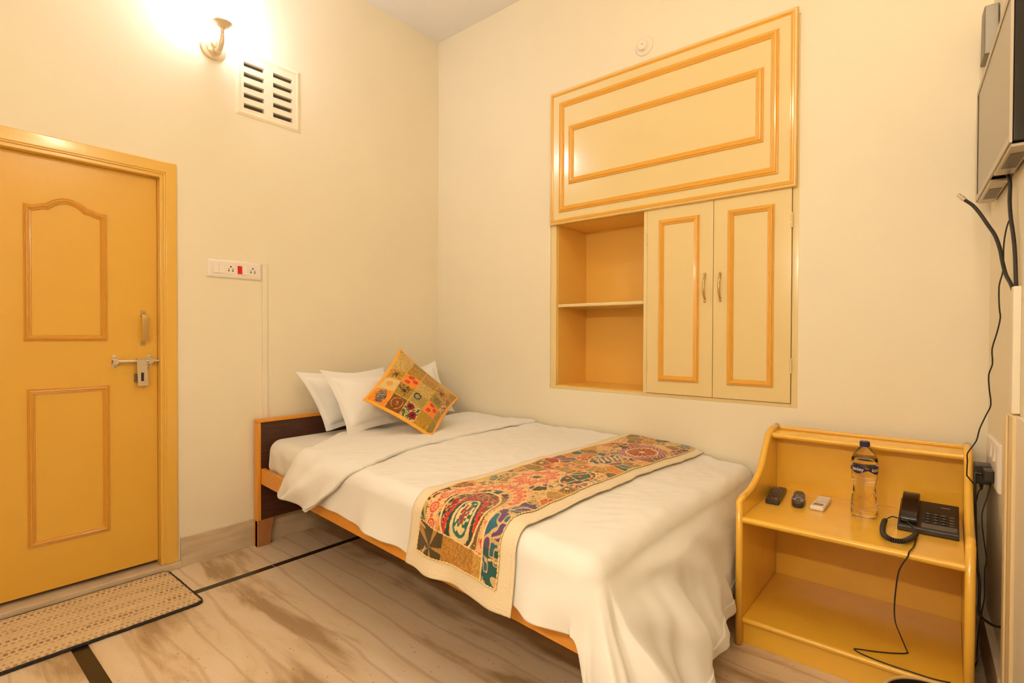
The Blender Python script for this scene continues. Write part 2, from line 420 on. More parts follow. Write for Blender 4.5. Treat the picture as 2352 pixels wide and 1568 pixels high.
# ------------------------------------------------------------------ doormat
NU, NV = 150, 260
u = np.linspace(0, 1, NU)[:, None]*np.ones((1, NV)); v = np.ones((NU, 1))*np.linspace(0, 1, NV)[None, :]
mx0, mx1, my0, my1 = .038, .492, -2.60, -1.842
X = mx0+(mx1-mx0)*u; Y = my1+(my0-my1)*v
X = X+.010*(1-v*3).clip(0, 1)*0-.02*v*0+.03*np.maximum(0, .12-v)*(u-.5)*0
row = u*17+.12*vnoise(u*6, v*9, 12); rowi = np.floor(row); colp = v*37+(rowi % 2)*.5+.35*vnoise(rowi*3.1, v*5, 3)
dash = (np.abs((colp % 1)-.5) < .27+.12*vnoise(rowi*5.3, np.floor(colp)*1.7, 8)) & (np.abs((row % 1)-.5) < .20+.10*np.sin(rowi*1.7))
inten = .45+.75*(vnoise(rowi*.37, np.floor(colp)*.31, 5)+.5)*((np.sin(rowi*1.13)+1.5)/2.5)
base = np.array([.70, .50, .27]); dark = np.array([.22, .10, .035])
n_ = vnoise(u*90, v*160, 1)*.18+vnoise(u*8, v*12, 2)*.12
c = base[None, None, :]*(1+n_)[..., None]
k = np.where(dash, np.clip(inten, 0, .85), 0)[..., None]
c = c*(1-k)+dark*k
Z = .007+.001*np.sin(row*4*PI)+.001*vnoise(u*60, v*100, 9)
matm = matweave()
dm = empty('doormat', (.265, -2.2, 0), 'woven straw doormat with dark bound edge lying before the door', 'doormat')
grid_obj('woven_field', np.stack([X, Y, Z], -1), matm, dm, dye=c, solid=.006)
CHAR = mat('charcoal_binding', (.035, .025, .022), .9, bump=.8, bscale=220, var=.7, vscale=160)
op = rrect(mx0-.004, mx1+.004, my0-.004, my1+.004, .03, 6)
pts = []
for i in range(len(op)):
    a, b_ = Vector(op[i]), Vector(op[(i+1) % len(op)]); n = max(1, int((b_-a).length/.008))
    for j in range(n):
        p = a.lerp(b_, j/n); pts.append((p.x+random.uniform(-.0012, .0012), p.y+random.uniform(-.0012, .0012), .0075))
MB().tube(pts, .0068, 8, closed=True).build('edge_binding', CHAR, dm, smooth=True)
adopt(dm)

# ------------------------------------------------------------------ ventilation block
vt = empty('wall_vent', (0, -1.305, 2.6), 'white plastered ventilation grille with ten slots high on left wall', 'vent')
holes = []
for (a, b_) in ((-1.449, -1.336), (-1.284, -1.168)):
    for i in range(5):
        z1 = 2.724-i*.0575; holes.append((a, b_, z1-.030, z1-.004))
g = slab(VY0, VY1, VZ0, VZ1, holes, -.018, .004, TA).build('grille', mat('vent_plaster', (.90, .79, .60), .7, bump=.25, bscale=60), vt); weld(g)
MB().box(-.028, -.019, VY0+.001, VY1-.001, VZ0+.001, VZ1-.001).build('insect_mesh', MESHM, vt)
moulding('plaster_surround', rect(-1.492, -1.118, 2.418, 2.786), .034, TA, 0.0, mat('surround_plaster', (.90, .78, .57), .7, bump=.2, bscale=40), vt, prof=[(0, 0), (.12, .003), (.5, .006), (.85, .004), (1, .0035), (1, 0)])
adopt(vt)

# ------------------------------------------------------------------ switch boards
def switchboard(name, label, T, u0, u1, v0, v1, modules, group=None, loc=(0, 0, 0)):
    r = empty(name, loc, label, 'switchboard', group)
    # pillowed cover plate
    q = MB(); rings = []
    for ins, hh in ((0, 0), (0, .006), (.004, .010), (.012, .012)):
        rings.append([T(a, b_, hh) for a, b_ in rrect(u0+ins, u1-ins, v0+ins, v1-ins, .004, 2)])
    n = len(rings[0]); vv = [p for rg in rings for p in rg]; ff = [(k*n+i, k*n+(i+1) % n, (k+1)*n+(i+1) % n, (k+1)*n+i) for k in range(3) for i in range(n)]+[tuple(range(3*n, 4*n))]
    q.add(vv, ff); q.build('cover_plate', WHITEP, r)
    for kind, a, b_, c_, d_ in modules:
        if kind == 'rocker':
            mb = MB(); mb.add([T(a, c_, .012), T(b_, c_, .012), T(b_, d_, .012), T(a, d_, .012), T(a, c_, .0185), T(b_, c_, .0185), T(b_, d_, .0135), T(a, d_, .0135)], [(0, 1, 5, 4), (1, 2, 6, 5), (2, 3, 7, 6), (3, 0, 4, 7), (4, 5, 6, 7)])
            mb.build('rocker_switch', WHITEP, r, bevel=.0006)
        elif kind == 'red':
            MB().prism(rect(a, b_, c_, d_), .012, .0145, T).build('indicator', RED, r)
        else:
            s = MB().prism(rect(a, b_, c_, d_), .012, .0128, T).build('socket', WHITEP, r)
            cx, cz = (a+b_)/2, (c_+d_)/2; sc = (b_-a)/.05; hb = MB()
            for du, dv, rr in ((0, .0135, .0042), (-.0105, .001, .0028), (.0105, .001, .0028), (-.0105, -.0085, .0038), (.0105, -.0085, .0038)):
                hb.prism([(cx+sc*(du+rr*math.cos(t*PI/6)), cz+sc*(dv+rr*math.sin(t*PI/6))) for t in range(12)], .0128, .0132, T)
            hb.build('pin_hole', DARKH, s)
    adopt(r); return r
zc = 1.5555
mods = [('rocker', -1.6115, -1.5855, zc-.025, zc+.025), ('rocker', -1.585, -1.559, zc-.025, zc+.025), ('socket', -1.549, -1.499, zc-.025, zc+.025),
        ('red', -1.488, -1.465, zc-.022, zc+.022), ('rocker', -1.464, -1.439, zc-.025, zc+.025), ('socket', -1.431, -1.381, zc-.025, zc+.025)]
switchboard('switchboard', 'white switchboard with red indicator beside the door on left wall', TA, -1.643, -1.357, 1.507, 1.604, mods, loc=(0, -1.5, 1.507))
# painted cable casing on the left wall
cs = MB().box(0, .009, -1.350, -1.322, .152, 1.598).build('cable_casing', WALL, bevel=.001)
tag(cs, 'painted vertical cable casing running down left wall beside the switchboard', 'cable casing')

# ------------------------------------------------------------------ sconces
def sconce(name, label, base, sgn, shade, grp):
    """base: centre of the round backplate on the wall; sgn +1 faces +x"""
    bx, by, bz = base
    r = empty(name, base, label, 'wall lamp', grp)
    TX = lambda p: (bx+sgn*p[2], by+p[0], bz+p[1])
    MB().lathe([(.062, 0), (.064, .004), (.060, .010), (.052, .013), (.040, .014), (.037, .020), (.028, .026), (.012, .030), (.006, .034)], 72, TX).build('backplate', BRONZE, r, smooth=False)
    pts = smooth_pts([(bx+sgn*.03, by, bz), (bx+sgn*.05, by, bz-.030), (bx+sgn*.085, by, bz-.036), (bx+sgn*.112, by, bz-.012), (bx+sgn*.122, by, bz+.02), (bx+sgn*.124, by, bz+.05)], 6)
    n = len(pts); MB().tube(pts, [.0065+.007*math.sin(PI*i/(n-1)) for i in range(n)], 10).build('arm', BRONZE, r, smooth=True)
    lf = MB()
    for k, (dx, dz, a) in enumerate(((.050, -.02, 2.0), (.065, -.03, 1.75), (.080, -.028, 1.35))):
        p0 = Vector((bx+sgn*dx, by, bz+dz)); d = Vector((sgn*math.cos(a), 0, math.sin(a)))
        lf.tube([p0+d*(.098-.014*k)*t+Vector((0, .012*(k-1)*math.sin(t*PI), 0)) for t in (0, .2, .4, .6, .8, 1)], [.004, .009, .010, .008, .005, .002], 8)
    lf.build('leaf_ornament', BRONZE, r, smooth=True)
    cx, cz = bx+sgn*.124, bz+.05
    TZ = lambda p: (cx+p[0], by+p[1], cz+p[2])
    MB().lathe([(.006, -.012), (.010, -.010), (.007, -.004), (.010, .0), (.011, .008), (.022, .012), (.032, .020), (.036, .029), (.045, .031), (.047, .034), (.047, .038), (.045, .041), (.020, .041), (.010, .040)], 32, TZ).build('cup', BRONZE, r, smooth=True)
    MB().lathe([(.022, .036), (.030, .045), (.050, .070), (.058, .095), (.054, .125), (.046, .150), (.052, .175), (.050, .176), (.044, .150), (.030, .10), (.01, .05)], 32, TZ).build('glass_shade', shade, r, smooth=True)
    adopt(r); return r
sconce('wall_sconce', 'ornate cream gold wall sconce with glowing shade above the vent', (0.0, -1.607, 2.727), 1, SHADE_A, 'wall sconces')
sconce('wall_sconce', 'second glowing wall sconce high on right wall, past the television', (XW(-1.8), -1.80, 2.80), -1, SHADE_C, 'wall sconces')

tl = empty('fill_tube', (2.50, YF, 1.95), 'long warm fill tube added on the unseen front wall behind the camera', 'fill light')  # added fill lamp, out of view, to even out the room light
MB().box(1.87, 3.13, YF+.0005, YF+.035, 1.925, 1.975).build('fill_batten', WHITEP, tl, bevel=.003)
MB().tube([(1.91, YF+.065, 1.95), (3.09, YF+.065, 1.95)], .018, 16).build('tube', FILL_TUBEM, tl, smooth=True)
for x in (1.895, 3.105): MB().box(x-.012, x+.012, YF+.035, YF+.085, 1.93, 1.97).build('fill_lamp_holder', WHITEP, tl, bevel=.002)
adopt(tl)

# ------------------------------------------------------------------ built-in cupboard in the back wall
cb = empty('wall_cupboard', (1.777, 0, CZ0), 'light yellow built-in cupboard with open niche and large moulded top panel', 'cupboard')
fm = MB()      # outer lining and mullion, slightly behind the wall face
fm.prism([(CX0, CZ0), (CX1, CZ0), (CX1, CZ1), (CX0, CZ1)], -.395, -.380, TB)
fm.prism(rect(CX0, 1.107, CZ0, CZ1), -.38, -.006, TB); fm.prism(rect(2.462, CX1, CZ0, CZ1), -.38, -.002, TB)
fm.prism(rect(1.107, 2.462, CZ0, .880), -.38, -.004, TB)
fm.prism(rect(1.107, 2.462, 1.906, 1.93), -.38, -.004, TB)
fm.prism(rect(1.711, 1.732, .880, 1.906), -.38, .004, TB)
fm.build('frame', CUPP, cb, bevel=.002)
nb = MB()
nb.box(1.1075, 1.7105, .352, .360, .8805, 1.9055); nb.box(1.1075, 1.113, .02, .352, .8805, 1.9055); nb.box(1.705, 1.7105, .02, .352, .8805, 1.9055)
nb.box(1.113, 1.705, .02, .352, 1.900, 1.9055); nb.box(1.113, 1.705, .010, .352, .8805, .886)
nb.build('niche_lining', NICHE, cb)
MB().box(1.1135, 1.7045, .014, .351, 1.378, 1.398).build('shelf', CUPP, cb, bevel=.005)
# top panel
tp = MB().box(1.076, 2.478, -.022, -.0005, 1.900, 2.722).build('top_panel', CUPP, cb, bevel=.003)
moulding('moulding', rect(1.071, 2.482, 1.896, 2.727), .044, TB, .010, CUPM, tp, hs=1.0)
moulding('moulding', rect(1.146, 2.404, 1.969, 2.651), .036, TB, .0219, CUPM, tp, hs=.8)
moulding('moulding', rect(1.217, 2.337, 2.134, 2.491), .036, TB, .0219, CUPM, tp, hs=.8)
# doors
for (a, b_, m0, m1, hx) in ((1.7335, 2.0965, 1.802, 2.026, 2.057), (2.0990, 2.4605, 2.170, 2.386, 2.135)):
    d = MB().box(a, b_, -.006, .014, .8825, 1.8985).build('door', CUPP, cb, bevel=.0015)
    moulding('moulding', rect(m0, m1, .953, 1.832), .030, TB, .0059, CUPM, d, hs=.8)
    pts = smooth_pts([(hx, -.006, 1.516), (hx, -.012, 1.508), (hx, -.026, 1.485), (hx, -.031, 1.450), (hx, -.026, 1.415), (hx, -.012, 1.392), (hx, -.006, 1.384)], 5)
    n = len(pts); hh = MB().tube(pts, [.0035+.0022*math.sin(PI*i/(n-1)) for i in range(n)], 10)
    for z in (1.520, 1.380): hh.ball((hx, -.011, z), .007, 6, 1, .8, 1)
    for z in (1.506, 1.394): hh.ball((hx, -.012, z), .006, 6)
    hh.build('handle', BRASS, d, smooth=True)
    ex = a-.001 if a < 2 else b_+.001
    for z in (1.74, 1.03) if a < 2 else (1.745, 1.06):
        hg = MB()
        for k in range(4): hg.tube([(ex, -.008, z-.035+k*.018), (ex, -.008, z-.035+k*.018+.0165)], .0048, 10)
        hg.box(ex-.004, ex+.004, -.0065, -.005, z-.035, z+.037)
        hg.build('hinge', CUPP, d)
# dark sheet standing in for the shadow in the door gaps
MB().box(1.7325, 2.4615, .015, .02, .881, 1.9055).build('gap_shadow_sheet', DARKH, cb)
adopt(cb)
sm = empty('ceiling_rose', (1.705, 0, 2.82), 'round cream blanking cap on back wall above the cupboard panel', 'wall cap')
sm.name = 'round_wall_plate'
TW = lambda p: (1.705+p[0], -p[2], 2.820+p[1])
MB().lathe([(.053, 0), (.054, .003), (.050, .006), (.034, .007), (.030, .010), (.029, .024), (.026, .028), (.0225, .029), (.0215, .0275), (.001, .029)], 40, TW).build('cover_disc', mat('cap_plastic', (.90, .80, .64), .4), sm, smooth=True)
MB().lathe([(.0028, .0288), (.0028, .0296), (.0005, .0297)], 12, TW).build('centre_hole', DARKH, sm)
adopt(sm)

# ------------------------------------------------------------------ bed
BN = lambda x: -1.380-0.082*x           # near face of the side rail
bed = empty('bed', (.05, -1.39, 0), 'orange wooden bed with dark laminate headboard against left wall', 'bed')
hb0, hb1 = -1.405, -.04
lean = lambda p: (p[0]+.05*(p[1]-hb0)*.3, p[1], p[2])
MB().box(.052, .057, hb0+.020, hb1-.02, .152, .700, lean).build('headboard_panel', DARKW, bed)
hf = MB()
hf.box(.019, .0515, hb0+.0205, hb1-.0205, .151, .7015, lean)
hf.box(.018, .062, hb0, hb0+.020, .150, .7018, lean); hf.box(.018, .062, hb1-.02, hb1, .150, .7018, lean); hf.box(.018, .062, hb0, hb1, .702, .720, lean)
hf.build('headboard_edge', ORANGE, bed, bevel=.002)
def foot(x0, x1, ys, sg, z1=.150):
    prof = [(0, 0), (.072, 0), (.078, .006), (.078, .075), (.084, .095), (.092, .110), (.094, z1), (0, z1)]
    return MB().prism([(ys+sg*a, b_) for a, b_ in prof], x0, x1, TA)
for ys, sg in ((hb0, 1), (hb1, -1)):
    foot(.030, .060, ys, sg).build('leg', LEGW, bed, bevel=.003)
    MB().prism([(ys, 0), (ys+sg*.003, 0), (ys+sg*.003, .15), (ys, .15)], .018, .060, TA).build('leg_edge', ORANGE, bed)
def rail(y0f, y1f, name, m, xe=2.319):
    return MB().prism([(.063, y0f(.063)), (xe, y0f(xe)), (xe, y1f(xe)), (.063, y1f(.063))], .355, .442, lambda u, v, h: (u, v, h)).build(name, m, bed, bevel=.002)
rail(BN, lambda x: BN(x)+.024, 'side_rail', ORANGE)
rail(lambda x: -.07, lambda x: -.046, 'side_rail', ORANGE, 2.257)
MB().prism([(2.320, BN(2.33)), (2.338, BN(2.33)), (2.276, -.046), (2.258, -.046)], .15, .46, lambda u, v, h: (u, v, h)).build('footboard', ORANGE, bed, bevel=.002)
for xl, ys, sg in ((2.316, BN(2.33), 1), (2.260, -.046, -1)): foot(xl, xl+.018, ys, sg).build('leg', LEGW, bed, bevel=.003)
MB().prism([(.064, BN(.064)+.025), (2.315, BN(2.315)+.025), (2.255, -.071), (.064, -.071)], .385, .402, lambda u, v, h: (u, v, h)).build('bed_base', LEGW, bed)
adopt(bed)

# mattress with its fitted sheet
ML = 2.235; MZ = .612
YN = lambda a: -1.372-.083*a
NU, NV = 160, 120
# closed section loop around y-z, swept along x with rounded ends
def mattress():
    na, ns = 90, 128; P = np.zeros((na, ns+1, 3))
    for i, t in enumerate(np.linspace(0, 1, na)):
        x = .078+(ML-.078)*t
        e = min(t, 1-t)*(ML-.078); k = max(0, 1-(e/.05))**2*.05
        y0, y1 = YN(x)+.012+k, -.05-k; z0, z1 = .4035, MZ-k*.5
        r = .072
        cy, cz, hy, hz = (y0+y1)/2, (z0+z1)/2, (y1-y0)/2, (z1-z0)/2
        rr = min(r, hz*.95)
        loop = []
        for cxx, czz, a0 in ((cy+hy-rr, cz+hz-rr, 0), (cy-hy+rr, cz+hz-rr, 90), (cy-hy+rr, cz-hz+rr, 180), (cy+hy-rr, cz-hz+rr, 270)):
            for q in range(32):
                a = math.radians(a0+90*q/31); loop.append((cxx+rr*math.cos(a), czz+rr*math.sin(a)))
        loop.append(loop[0]); P[i, :, 0] = x; P[i, :, 1] = [q[0] for q in loop]; P[i, :, 2] = [q[1] for q in loop]
    s = np.linspace(0, 1, ns+1)[None, :]*np.ones((na, 1)); xx = P[..., 0]
    side = (P[..., 2] < MZ-.02)*(P[..., 1] < -1.2)
    d = (.006*vnoise(xx*16, P[..., 2]*7, 4)+.004*vnoise(xx*34, P[..., 2]*5, 6)+.004*np.sin(xx*40+P[..., 2]*22))*sstep(0, .08, MZ-P[..., 2])
    P[..., 1] -= d*(P[..., 1] < -1.2)
    bb = P[..., 1]-YN(xx)
    P[..., 2] -= (.058*sstep(1.75, 2.20, xx)*sstep(-.1, 1.2, bb)+.02*sstep(1.1, 2.1, xx)*sstep(.4, 1.3, bb)+.006)*sstep(.45, .56, P[..., 2])
    return P
mt = empty('mattress', (1.1, -.7, .40), 'thick mattress in a white fitted sheet on the bed base', 'mattress')
o = grid_obj('fitted_sheet', mattress(), SHEETM, mt); adopt(mt)
endc = MB()

# the duvet surface: flat cloth coordinates (a along the bed, b across; b<0 hangs over the near side, a>L over the foot)
L = 2.295; RD = .062; ZT = .628
def S(a, b, off=0.0):
    a = np.asarray(a, float); b = np.asarray(b, float)
    dx = np.maximum(a-L, 0); dy = np.maximum(-b, 0); d = np.sqrt(dx*dx+dy*dy)+1e-9
    ux, uy = dx/d, dy/d
    th = np.arctan2(dx, dy+1e-9)                      # 0 on the side, pi/2 on the foot
    ac = np.minimum(a, L); bc = np.maximum(b, 0)
    th = np.where(d < 1e-6, 0, th)
    # running coordinate along the hem
    s = np.where(dx <= 0, ac-L, np.where(dy <= 0, .62+bc, th/(PI/2)*.62))
    q = np.minimum(d, RD*PI/2)
    flare = .03+.16*sstep(.35, 1.2, th)*(dx > 0)
    ex = np.maximum(d-RD*PI/2, 0)
    corner = np.where((dx > 0) & (dy > 0), np.sin(th*2), 0)
    # folds
    amp_side = .011*sstep(0, .2, ex)+.003
    f_side = np.sin(s*19+1.2)*.55+np.sin(s*41)*.25+2*vnoise(s*9, ex*5, 11)*.6
    fold = amp_side*(f_side+1.0)*(dx <= 0)*(dy > 0)*(1-sstep(-.10, 0, s))
    cs_ = s/.62
    fold = fold+np.where(dx > 0, sstep(.15, .9, th)*(1-(dy <= 0)*sstep(0, .9, bc))*sstep(.0, .35, ex)*(.070+.030*np.sin(cs_*2*PI*2.3-.9)+.010*np.sin(cs_*2*PI*4.1+.6)+.005*np.sin(cs_*2*PI*7.3)+.016*vnoise(cs_*7, ex*7, 5)), 0)
    # diagonal drag folds on the foot face
    fold = fold+np.where((dx > 0), .014*(1+np.sin((bc*1.25-ex*1.5)*17+.5))*sstep(.02, .16, ex)*np.exp(-((bc-.35)/.5)**2), 0)
    phi = np.arctan2(ex, bc+.12+.0*ex)
    fold = fold+np.where(dx > 0, .013*(1+np.sin(phi*13+1.0+2*vnoise(bc*3, ex*3, 71)))*sstep(.03, .25, np.hypot(ex, bc))*sstep(0, .06, ex)*np.exp(-((bc-.25)/.45)**2)*(dy <= 0), 0)
    fold = fold+np.where(dy > 0, .024*np.exp(-((s+.14)/.045)**2)*sstep(.03, .2, ex)*(dx <= 0), 0)
    out = RD*np.sin(q/RD)+ex*np.sin(flare)+fold+off*np.sin(q/RD)
    down = RD*(1-np.cos(q/RD))+ex*np.cos(flare)-off*np.cos(q/RD)
    X = ac+ux*out+.030*uy*0
    yn = YN(ac)+.034
    yfar = -.026
    wmax = 1.40
    tb = bc
    Y = yn+tb*((yfar-yn)/(yfar-(YN(1.1)+.034)))-uy*out
    # far edge rolls down gently against the wall
    Z = ZT-down
    top = (d < RD)
    puff = .012*vnoise(a*3.2, b*3.0, 21)+.007*vnoise(a*8+b*3, b*7, 22)+.006*vnoise(a*19+b*9, b*12-a*5, 23)+.003*vnoise(a*30-b*22, b*18+a*9, 24)
    drop = -.05*sstep(1.85, 2.30, a)*(bc > 0)*sstep(0, 1.3, bc)-.015*sstep(1.2, 2.2, a)*sstep(.5, 1.35, bc)
    Z = Z+(puff+drop)*np.exp(-(d/.25)**2)
    bulge = .022*(vnoise(s*5+3, d*6, 31)+.4)*sstep(.05, .2, d)
    X = X+ux*bulge; Y = Y-uy*bulge
    X = X-.06*np.clip(bc/1.4, 0, 1)*sstep(1.95, 2.295, a)
    X = np.where(Y > -.68, np.minimum(X, 2.383+off*.5), X)
    return np.stack([X, Y, np.maximum(Z, .012+off)], -1)
BW = 1.405    # width of the flat top in cloth coordinates
def duvet_grid(a0f, a1f, b0f, b1, nu, nv, off=0.0):
    """a0f,a1f: functions of t across; b0f: hem depth as function of s along"""
    U = np.linspace(0, 1, nu)[:, None]*np.ones((1, nv)); V = np.ones((nu, 1))*np.linspace(0, 1, nv)[None, :]
    return U, V
NU, NV = 330, 300
U = np.linspace(0, 1, NU)[:, None]*np.ones((1, NV)); V = np.ones((NU, 1))*np.linspace(0, 1, NV)[None, :]
Vb = -0.36+(BW+.36)*V
bneg = np.clip(-Vb/.36, 0, 1)
amax = L+.50-.20*sstep(.75, 1.4, Vb)+.02*np.sin(Vb*9)
A = .70+(amax-.70)*U
hem = .235+.022*vnoise(A*5, A*0, 41)+.10*sstep(2.30, 2.55, A)
B = np.where(Vb < 0, -bneg*hem, Vb*BW/BW)
P = S(A, B)
dv = empty('duvet', (1.5, -.7, .62), 'white cotton duvet spread over the mattress and draping to the floor at foot', 'duvet')
grid_obj('duvet_cover', P, SHEET, dv, solid=.006)
# hem band along the foot edge
hemc = S(A[-8:, :], B[-8:, :], .004)
grid_obj('hem', hemc, SHEETM, dv, solid=.004)
# folded-back top edge
NU2, NV2 = 110, 260
U2 = np.linspace(0, 1, NU2)[:, None]*np.ones((1, NV2)); V2 = np.ones((NU2, 1))*np.linspace(0, 1, NV2)[None, :]
b2 = -0.27+(BW+.27)*V2
aright = np.interp(b2, [-.27, -.22, -.12, -.02, .06, .30, .85, 1.4], [.80, .90, 1.03, 1.13, 1.10, 1.01, .945, .965])+.012*vnoise(b2*7, b2*0, 51)
aleft = np.interp(b2, [-.27, -.12, 0, .12, .30, 1.4], [.49, .58, .63, .52, .40, .36])
A2 = aleft+(aright-aleft)*U2
P2 = S(A2, b2*np.where(b2 < 0, .93+.07*np.sin(U2*9), 1), .016)
edge = np.exp(-((1-U2)*(aright-aleft)/.03)**2)
P2[..., 2] -= .006*edge*(b2 > 0); 
side = (b2 < -.03)
P2[..., 1] -= side*(.012+.030*np.sin(U2*PI)**2+.014*np.sin(U2*2*PI*2.2+.5))*sstep(.03, .2, -b2)
P2[..., 2] += (b2 > 0)*.006*vnoise(A2*12, b2*5, 61)+(b2 > 0)*.010*sstep(.75, 1, U2)*(vnoise(b2*6, b2*0, 62)+.3)
grid_obj('folded_edge', P2, SHEET, dv, solid=.014)
adopt(dv)

# ------------------------------------------------------------------ embroidered runner
def rgb(h): return np.array([((int(h[i:i+2], 16)/255.0+.055)/1.055)**2.4 if int(h[i:i+2], 16) > 10 else int(h[i:i+2], 16)/255/12.92 for i in (0, 2, 4)])
def paint_runner(nu, nv, wdt, lng):
    """u across the runner (0..wdt), v along it from the near hem (0..lng); metres"""
    u = np.linspace(0, wdt, nu)[None, :]*np.ones((nv, 1)); v = np.linspace(0, lng, nv)[:, None]*np.ones((1, nu))
    wu = u+.006*vnoise(u*14, v*14, 1); wv_ = v+.008*vnoise(u*11, v*11, 2)
    rng = np.random.default_rng(12)
    cols = 5; rows = 23; sites = []
    for r_ in range(rows):
        for c_ in range(cols):
            sites.append(((c_+.5+rng.uniform(-.28, .28)+(.25 if r_ % 2 else -.1))*wdt/cols, (r_+.5+rng.uniform(-.3, .3))*lng/rows))
    sites = np.array(sites)
    d1 = np.full(u.shape, 9.0); d2 = np.full(u.shape, 9.0); idd = np.zeros(u.shape, int)
    for i, (a, b_) in enumerate(sites):
        d = np.sqrt((wu-a)**2+(wv_-b_)**2)
        m_ = d < d1; d2 = np.where(m_, d1, np.minimum(d2, d)); idd = np.where(m_, i, idd); d1 = np.where(m_, d, d1)
    pal = [rgb(x) for x in ('C9963F', 'A8742A', 'E79A50', 'D9B06A', '8A6A2E', 'E2A96F', '9A7430', 'D98A3C', 'C7A15A', 'E6B97C', 'B98B3A', '7B5A28')]
    mot = [rgb(x) for x in ('1F5A55', '6B2F5E', 'A81C22', '3F2A18', '2F6B78', 'B5371F', '4A3A1C', '73406F', '1B4A3A', '8E1A2B', '5A4420', '36586E')]
    C = np.zeros(u.shape+(3,))
    for i, (a, b_) in enumerate(sites):
        m_ = idd == i; base = pal[rng.integers(len(pal))]; mc = mot[rng.integers(len(mot))]; mc2 = mot[rng.integers(len(mot))]
        du = u-a+rng.uniform(-.012, .012); dv_ = v-b_+rng.uniform(-.012, .012); rr = np.sqrt(du*du+dv_*dv_); an = np.arctan2(dv_, du)+rng.uniform(0, 6)
        kk = rng.integers(6)
        if kk == 0:      # radial flower
            np_ = rng.integers(6, 12); pet = (rr < .036*(.72+.28*np.cos(an*np_)))
            f = pet & (np.cos(an*np_) > -.55); cc = np.where(f[..., None], mc, base); cc = np.where((rr < .009)[..., None], rgb('E8C88A'), cc)
            cc = np.where((f & (np.abs(np.cos(an*np_)-.95) < .04))[..., None], rgb('E3B070'), cc)
        elif kk == 1:    # leaves
            lf = np.abs(np.sin(an*2.5)) > .45; f = lf & (rr < .042) & (rr > .006)
            cc = np.where(f[..., None], mc, base); cc = np.where((f & (np.abs(np.sin(an*2.5)) > .985))[..., None], base*.9, cc)
        elif kk == 2:    # swirls
            f = vnoise(u*150, v*110, i) > .08; cc = np.where(f[..., None], base*.62, base); cc = np.where((vnoise(u*60, v*60, i+3) > .3)[..., None], mc, cc)
        elif kk == 3:    # scattered blossoms
            gu = (u*38) % 1-.5; gv = (v*38) % 1-.5; gr = np.sqrt(gu*gu+gv*gv); ga = np.arctan2(gv, gu)
            f = gr < .34*(.75+.25*np.cos(5*ga)); cc = np.where(f[..., None], mc, base); cc = np.where((gr < .1)[..., None], rgb('E0B050'), cc)
        elif kk == 4:    # big blotches in two colours
            nn = vnoise(u*38, v*38, i); f = nn > .02; g_ = nn < -.16; cc = np.where(f[..., None], mc, base); cc = np.where(g_[..., None], mc2, cc)
            cc = np.where((np.abs(nn-.02) < .025)[..., None], rgb('DDB878'), cc)
        else:            # sequinned plain patch
            nn = vnoise(u*330, v*330, 3); cc = base*(.8+.9*nn[..., None]+.1)
        C = np.where(m_[..., None], cc, C)
    # pale-red printed band that loops round the paisley medallions
    def band(cu, cv, ru, rv, col, ink, wdth=.034, dotn=26, top=True):
        nonlocal C
        e = np.sqrt(((wu-cu)/ru)**2+((wv_-cv)/rv)**2); R_ = min(ru, rv)
        m_ = (np.abs(e-1)*R_ < wdth); an = np.arctan2((wv_-cv)/rv, (wu-cu)/ru)
        t = (e-1)*R_/wdth; ph = an*dotn/(2*PI); fu = (ph % 1-.5)*2; rr = np.sqrt(fu**2+(t*1.05)**2); aa = np.arctan2(t, fu)
        ros = ((rr < .72) & (rr > .50)) | ((rr < .26) & (rr > .10)) | ((rr > .3) & (rr < .45) & (np.cos(aa*8) > .2)) | ((rr > .82) & (np.cos(aa*4) > .5) & (rr < 1.0))
        cc = np.where(ros[..., None], ink, col)
        C = np.where(m_[..., None], cc, C)
        ed = (np.abs(np.abs(e-1)*R_-wdth) < .0035)
        C = np.where(ed[..., None], rgb('F0C98A'), C)
        C = np.where((ed & (np.sin(an*dotn*9) > .55))[..., None], rgb('7A4A18'), C)
        return e
    def paisley(cu, cv, ru, rv, c1, c2, c3, bg):
        nonlocal C
        e = np.sqrt(((wu-cu)/ru)**2+((wv_-cv)/rv)**2); m_ = e < 1
        nn = vnoise(u*120, v*120, 77); n2 = vnoise(u*190, v*190, 78)
        cc = np.where((nn > .06)[..., None], c1, bg); cc = np.where((nn < -.15)[..., None], c2, cc); cc = np.where((n2 > .24)[..., None], c3, cc)
        # inner teardrop
        du = (wu-cu-.010)/ru; dv_ = (wv_-cv+.01)/rv; td = np.sqrt((du*1.0)**2+(dv_*.9+.35*du*du)**2); w_ = .42-.25*dv_
        ring = td/np.maximum(w_, .1)
        cc = np.where((np.abs(ring-1.55) < .13)[..., None], c3, cc); cc = np.where((np.abs(ring-1.25) < .10)[..., None], c2, cc)
        cc = np.where((ring < 1.1)[..., None], rgb('E2C48A'), cc); cc = np.where(((ring < .85) & (nn > .0))[..., None], rgb('24604E'), cc)
        cc = np.where(((ring < .5) & (n2 > .0))[..., None], rgb('B03028'), cc); cc = np.where((np.abs(ring-.85) < .05)[..., None], rgb('1F6860'), cc)
        C = np.where(m_[..., None], cc, C)
        C = np.where((np.abs(e-1) < .035)[..., None], rgb('EFC988'), C)
    cm = wdt/2
    KEEP = C.copy()
    band(cm-.005, .17, .137, .225, rgb('EBB67C'), rgb('CF4432'), .027, 30)
    paisley(cm-.005, .175, .096, .125, rgb('7E1F1E'), rgb('1E4436'), rgb('C22F26'), rgb('C99A58'))
    low = wv_ < .088-.09*(wu-.1)
    C = np.where(low[..., None], KEEP, C)
    C = np.where((np.abs(wv_-.088+.09*(wu-.1)) < .0035)[..., None], rgb('F0C98A'), C)
    low2 = low & (wu > .125) & (wu < .275)
